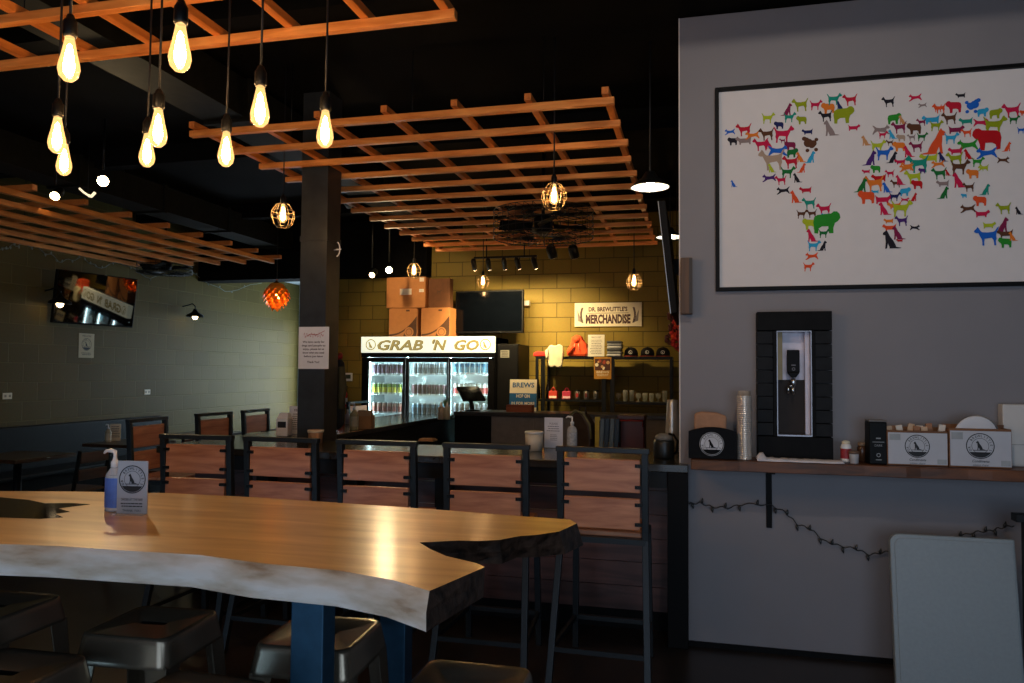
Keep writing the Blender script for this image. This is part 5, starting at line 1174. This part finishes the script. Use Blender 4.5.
def fill_b(r, w, hh):
    for k in range(4): b = MB(); b.M = Matrix.Translation((-.01+.008*k, .03+.018*k, hh*.82)) @ Matrix.Rotation(R(90+8), 4, 'X'); b.lathe([(.105, 0), (.10, .003), (.075, .006), (.001, .007)], n=32); b.build('paper_plate', mat('plate_white', 'd2d2d6', .6, var=.03), r)
crest_box(887, 948, 431, 'left white fronted box with round crest, filled with packets', fill_a); crest_box(949, 1012, 429, 'right white fronted box with round crest, holding paper plates', fill_b)
a_ = at(1003, 450, Y=SY+.18); hh = at(1010, 405, Y=SY+.1).z-SZ
r = L(root('white_carton', (a_.x+.12, SY+.21, SZ+.001), R(0)), 'tall plain white carton at the right end of the shelf', 'carton')
MB().box(-.12, -.035, 0, .12, .035, hh).build('body', mat('carton_white', 'c9c6c2', .55, var=.03), r, bevel=.006); MB().box(-.1, -.038, hh*.35, .1, -.0355, hh*.36).build('seam', mat('carton_seam', '9f9c98', .6), r)
# string lights under the shelf
sl = [(689, 504), (700, 503), (712, 507), (728, 508), (745, 504), (770, 505), (785, 512), (797, 524), (812, 530), (824, 541), (840, 546), (856, 549), (870, 555), (885, 552), (900, 553), (930, 545), (960, 536), (976, 532), (990, 531), (1000, 528), (1014, 526)]
string_lights([at(x, y, Y=YR-.02) for x, y in sl], 24, 'unlit dark string lights drooping across the grey wall under the shelf', mat('dark_wire', '1f2224', .6), mat('dark_bulb', '2c2f30', .3), .006, .010, (0, -1, 0), .003)
# white folding tabletop leaning on the wall
w0, w1 = at(890, 533.5, Y=4.36), at(1016, 540, Y=4.36); tz = w0.z
r = L(root('folding_table', ((w0.x+w1.x)/2, 4.27, 0)), 'white plastic folding tabletop with rounded corner leaning under the shelf', 'folding table')
w = (w1.x-w0.x)/2; ln = math.hypot(tz, .10); tl = math.atan2(.10, tz); rad = .05
outl = [(-w, 0), (w, 0), (w, ln)] + [(-w+rad+rad*math.cos(R(a)), ln-rad+rad*math.sin(R(a))) for a in range(90, 181, 15)]
b = MB(); b.M = Matrix.Rotation(PI/2-tl, 4, 'X'); b.prism(outl, -.045, -.004)
b.build('tabletop', mat('shaded_white_plastic', '8a9498', .4, var=.04, nscale=60, bump=.1), r, bevel=.006)  # white plastic with its shade mixed into a greyer base colour
inn = [(-w+.022, .03), (w-.012, .03), (w-.012, ln-.02)] + [(-w+.022+rad*.8+rad*.8*math.cos(R(a)), ln-.02-rad*.8+rad*.8*math.sin(R(a))) for a in range(90, 181, 15)]
b = MB(); b.M = Matrix.Rotation(PI/2-tl, 4, 'X'); b.prism(inn, -.0042, .0); b.build('raised_face', mat('shaded_white_plastic', ''), r, bevel=.003)
b = MB(); b.M = Matrix.Rotation(PI/2-tl, 4, 'X'); b.tube([(-w+.1, .1, -.06), (-w+.1, ln-.1, -.06)], .012, 8).tube([(w-.1, .1, -.06), (w-.1, ln-.1, -.06)], .012, 8).tube([(-w+.1, ln*.5, -.06), (w-.1, ln*.5, -.06)], .012, 8); b.build('folded_frame', mat('grey_frame', '5a5e60', .4, .5), r)
# dark post at the photo's right edge
p = at(1016, 560, Y=4.28)
r = L(root('steel_stand', (p.x+.10, 4.30, 0)), 'dark steel stand at the right edge beside the leaning tabletop', 'stand')
MB().box(-.058, -.03, .02, .06, .03, at(1016, 522, Y=4.28).z).build('post', BLKM, r, bevel=.004); MB().box(-.05, -.1, 0, .15, .1, .02).build('base', BLKM, r, bevel=.004)
MB().box(-.10, -.035, at(1016, 522, Y=4.28).z+.001, .12, .035, at(1016, 514, Y=4.28).z).build('top_plate', BLKM, r, bevel=.003)
# side screen on the wall end, wooden block, orange ornament
r = L(root('side_television', (-.115, 4.72, 2.0)), 'black screen seen edge-on, mounted on the end of the grey wall', 'television')
tl = math.atan2(.075, .70)
b = MB(); b.M = Matrix.Rotation(-tl, 4, 'Y'); b.box(-.045, .02, -.02, -.005, 1.18, .69); b.build('housing', BLK, r, bevel=.004)
b = MB(); b.M = Matrix.Rotation(-tl, 4, 'Y'); b.box(-.0485, .035, .0, -.0455, 1.16, .675); b.build('screen', mat('tv_screen', ''), r)
b = MB(); b.M = Matrix.Rotation(-tl, 4, 'Y'); b.box(-.051, .014, -.02, -.046, .0195, .69); b.build('silver_edge', mat('silver_trim', '9a9a9a', .3, .8), r)
MB().bar((.0, .5, .33), (-.065, .5, .33), .1, .1).build('mount_arm', BLKM, r)
bx0, bx1 = at(680.5, 258, Y=4.56), at(692.5, 314, Y=4.56)
r = L(root('mounting_block', ((bx0.x+bx1.x)/2, YR, bx1.z)), 'brown wooden block fixed to the left edge of the grey wall', 'block')
w = (bx1.x-bx0.x)/2; MB().box(-w, -.075, 0, w, -.001, bx0.z-bx1.z).build('body', wood('brown_block', '4a3524', '6a4c34', 'Z', .5), r, bevel=.004); MB().box(w-.018, -.082, .004, w, -.0755, bx0.z-bx1.z-.004).build('edge_strip', mat('dark_strip', '2a2018', .5), r)
p = at(677, 330, Y=6.0)
r = L(root('hanging_garland', p), 'orange and red flower garland hanging behind the grey wall edge', 'garland')
rn = random.Random(6)
for k in range(9):
    b = MB(); c = Vector((rn.uniform(-.05, .05), rn.uniform(-.04, .04), -.13+.03*k))
    for j in range(7): a = 2*PI*j/7; b.ball(c + Vector((.03*math.cos(a), .02*math.sin(a*1.3), .03*math.sin(a))), .02, 6)
    b.build('flower', mat('garland_%d' % (k % 3), ('e0481c', 'c02a1c', '5a2a1c')[k % 3], .7), r)
MB().tube([(0, 0, -.1), (0, 0, ZC-p.z)], .003, 5).build('cord', CORD, r)

# ================================================================== LIGHT
wld = bpy.data.worlds.new('world'); S.world = wld; wld.use_nodes = True
wld.node_tree.nodes['Background'].inputs[0].default_value = (.55, .7, 1, 1); wld.node_tree.nodes['Background'].inputs[1].default_value = .25
for x, wd, ht, pw_ in ((-4.95, 1.2, .9, 20), (-.95, 2.4, 2.6, 26), (2.05, 2.6, 2.6, 42)):
    add_light('AREA', (x, YF-.03, .07+ht/2), pw_, (.42, .7, 1) if x < -4 else (.66, .82, 1), (wd, ht), (R(90), 0, 0), 'window_daylight')
add_light('AREA', (-6.4, 13.05, 1.5), 13, (.5, .78, 1), (1.6, 2.0), (R(-90), 0, 0), 'passage_daylight')
add_light('AREA', (-5.3, 11.5, 1.5), 34, (.5, .78, 1), (1.6, 1.2), (0, R(90), 0), 'passage_door_daylight')

vs_ = S.view_settings; S.display_settings.display_device = 'sRGB'; vs_.view_transform = 'Standard'; vs_.look = 'None'; vs_.gamma = 1; vs_.use_curve_mapping = False; vs_.exposure = 0
add_light('SPOT', (.4, 1.9, 3.65), 72, (1, .86, .72), .08, aim((.4, 1.9, 3.65), (.9, 4.6, 2.6)), 'added_wall_fill', spot_size=R(95), spot_blend=1)  # added spot without a fixture, lifts the map and upper wall
S.cycles.max_bounces = 8; S.cycles.transparent_max_bounces = 16; S.cycles.sample_clamp_indirect = 4
try: S.cycles.use_light_tree = True
except Exception: pass
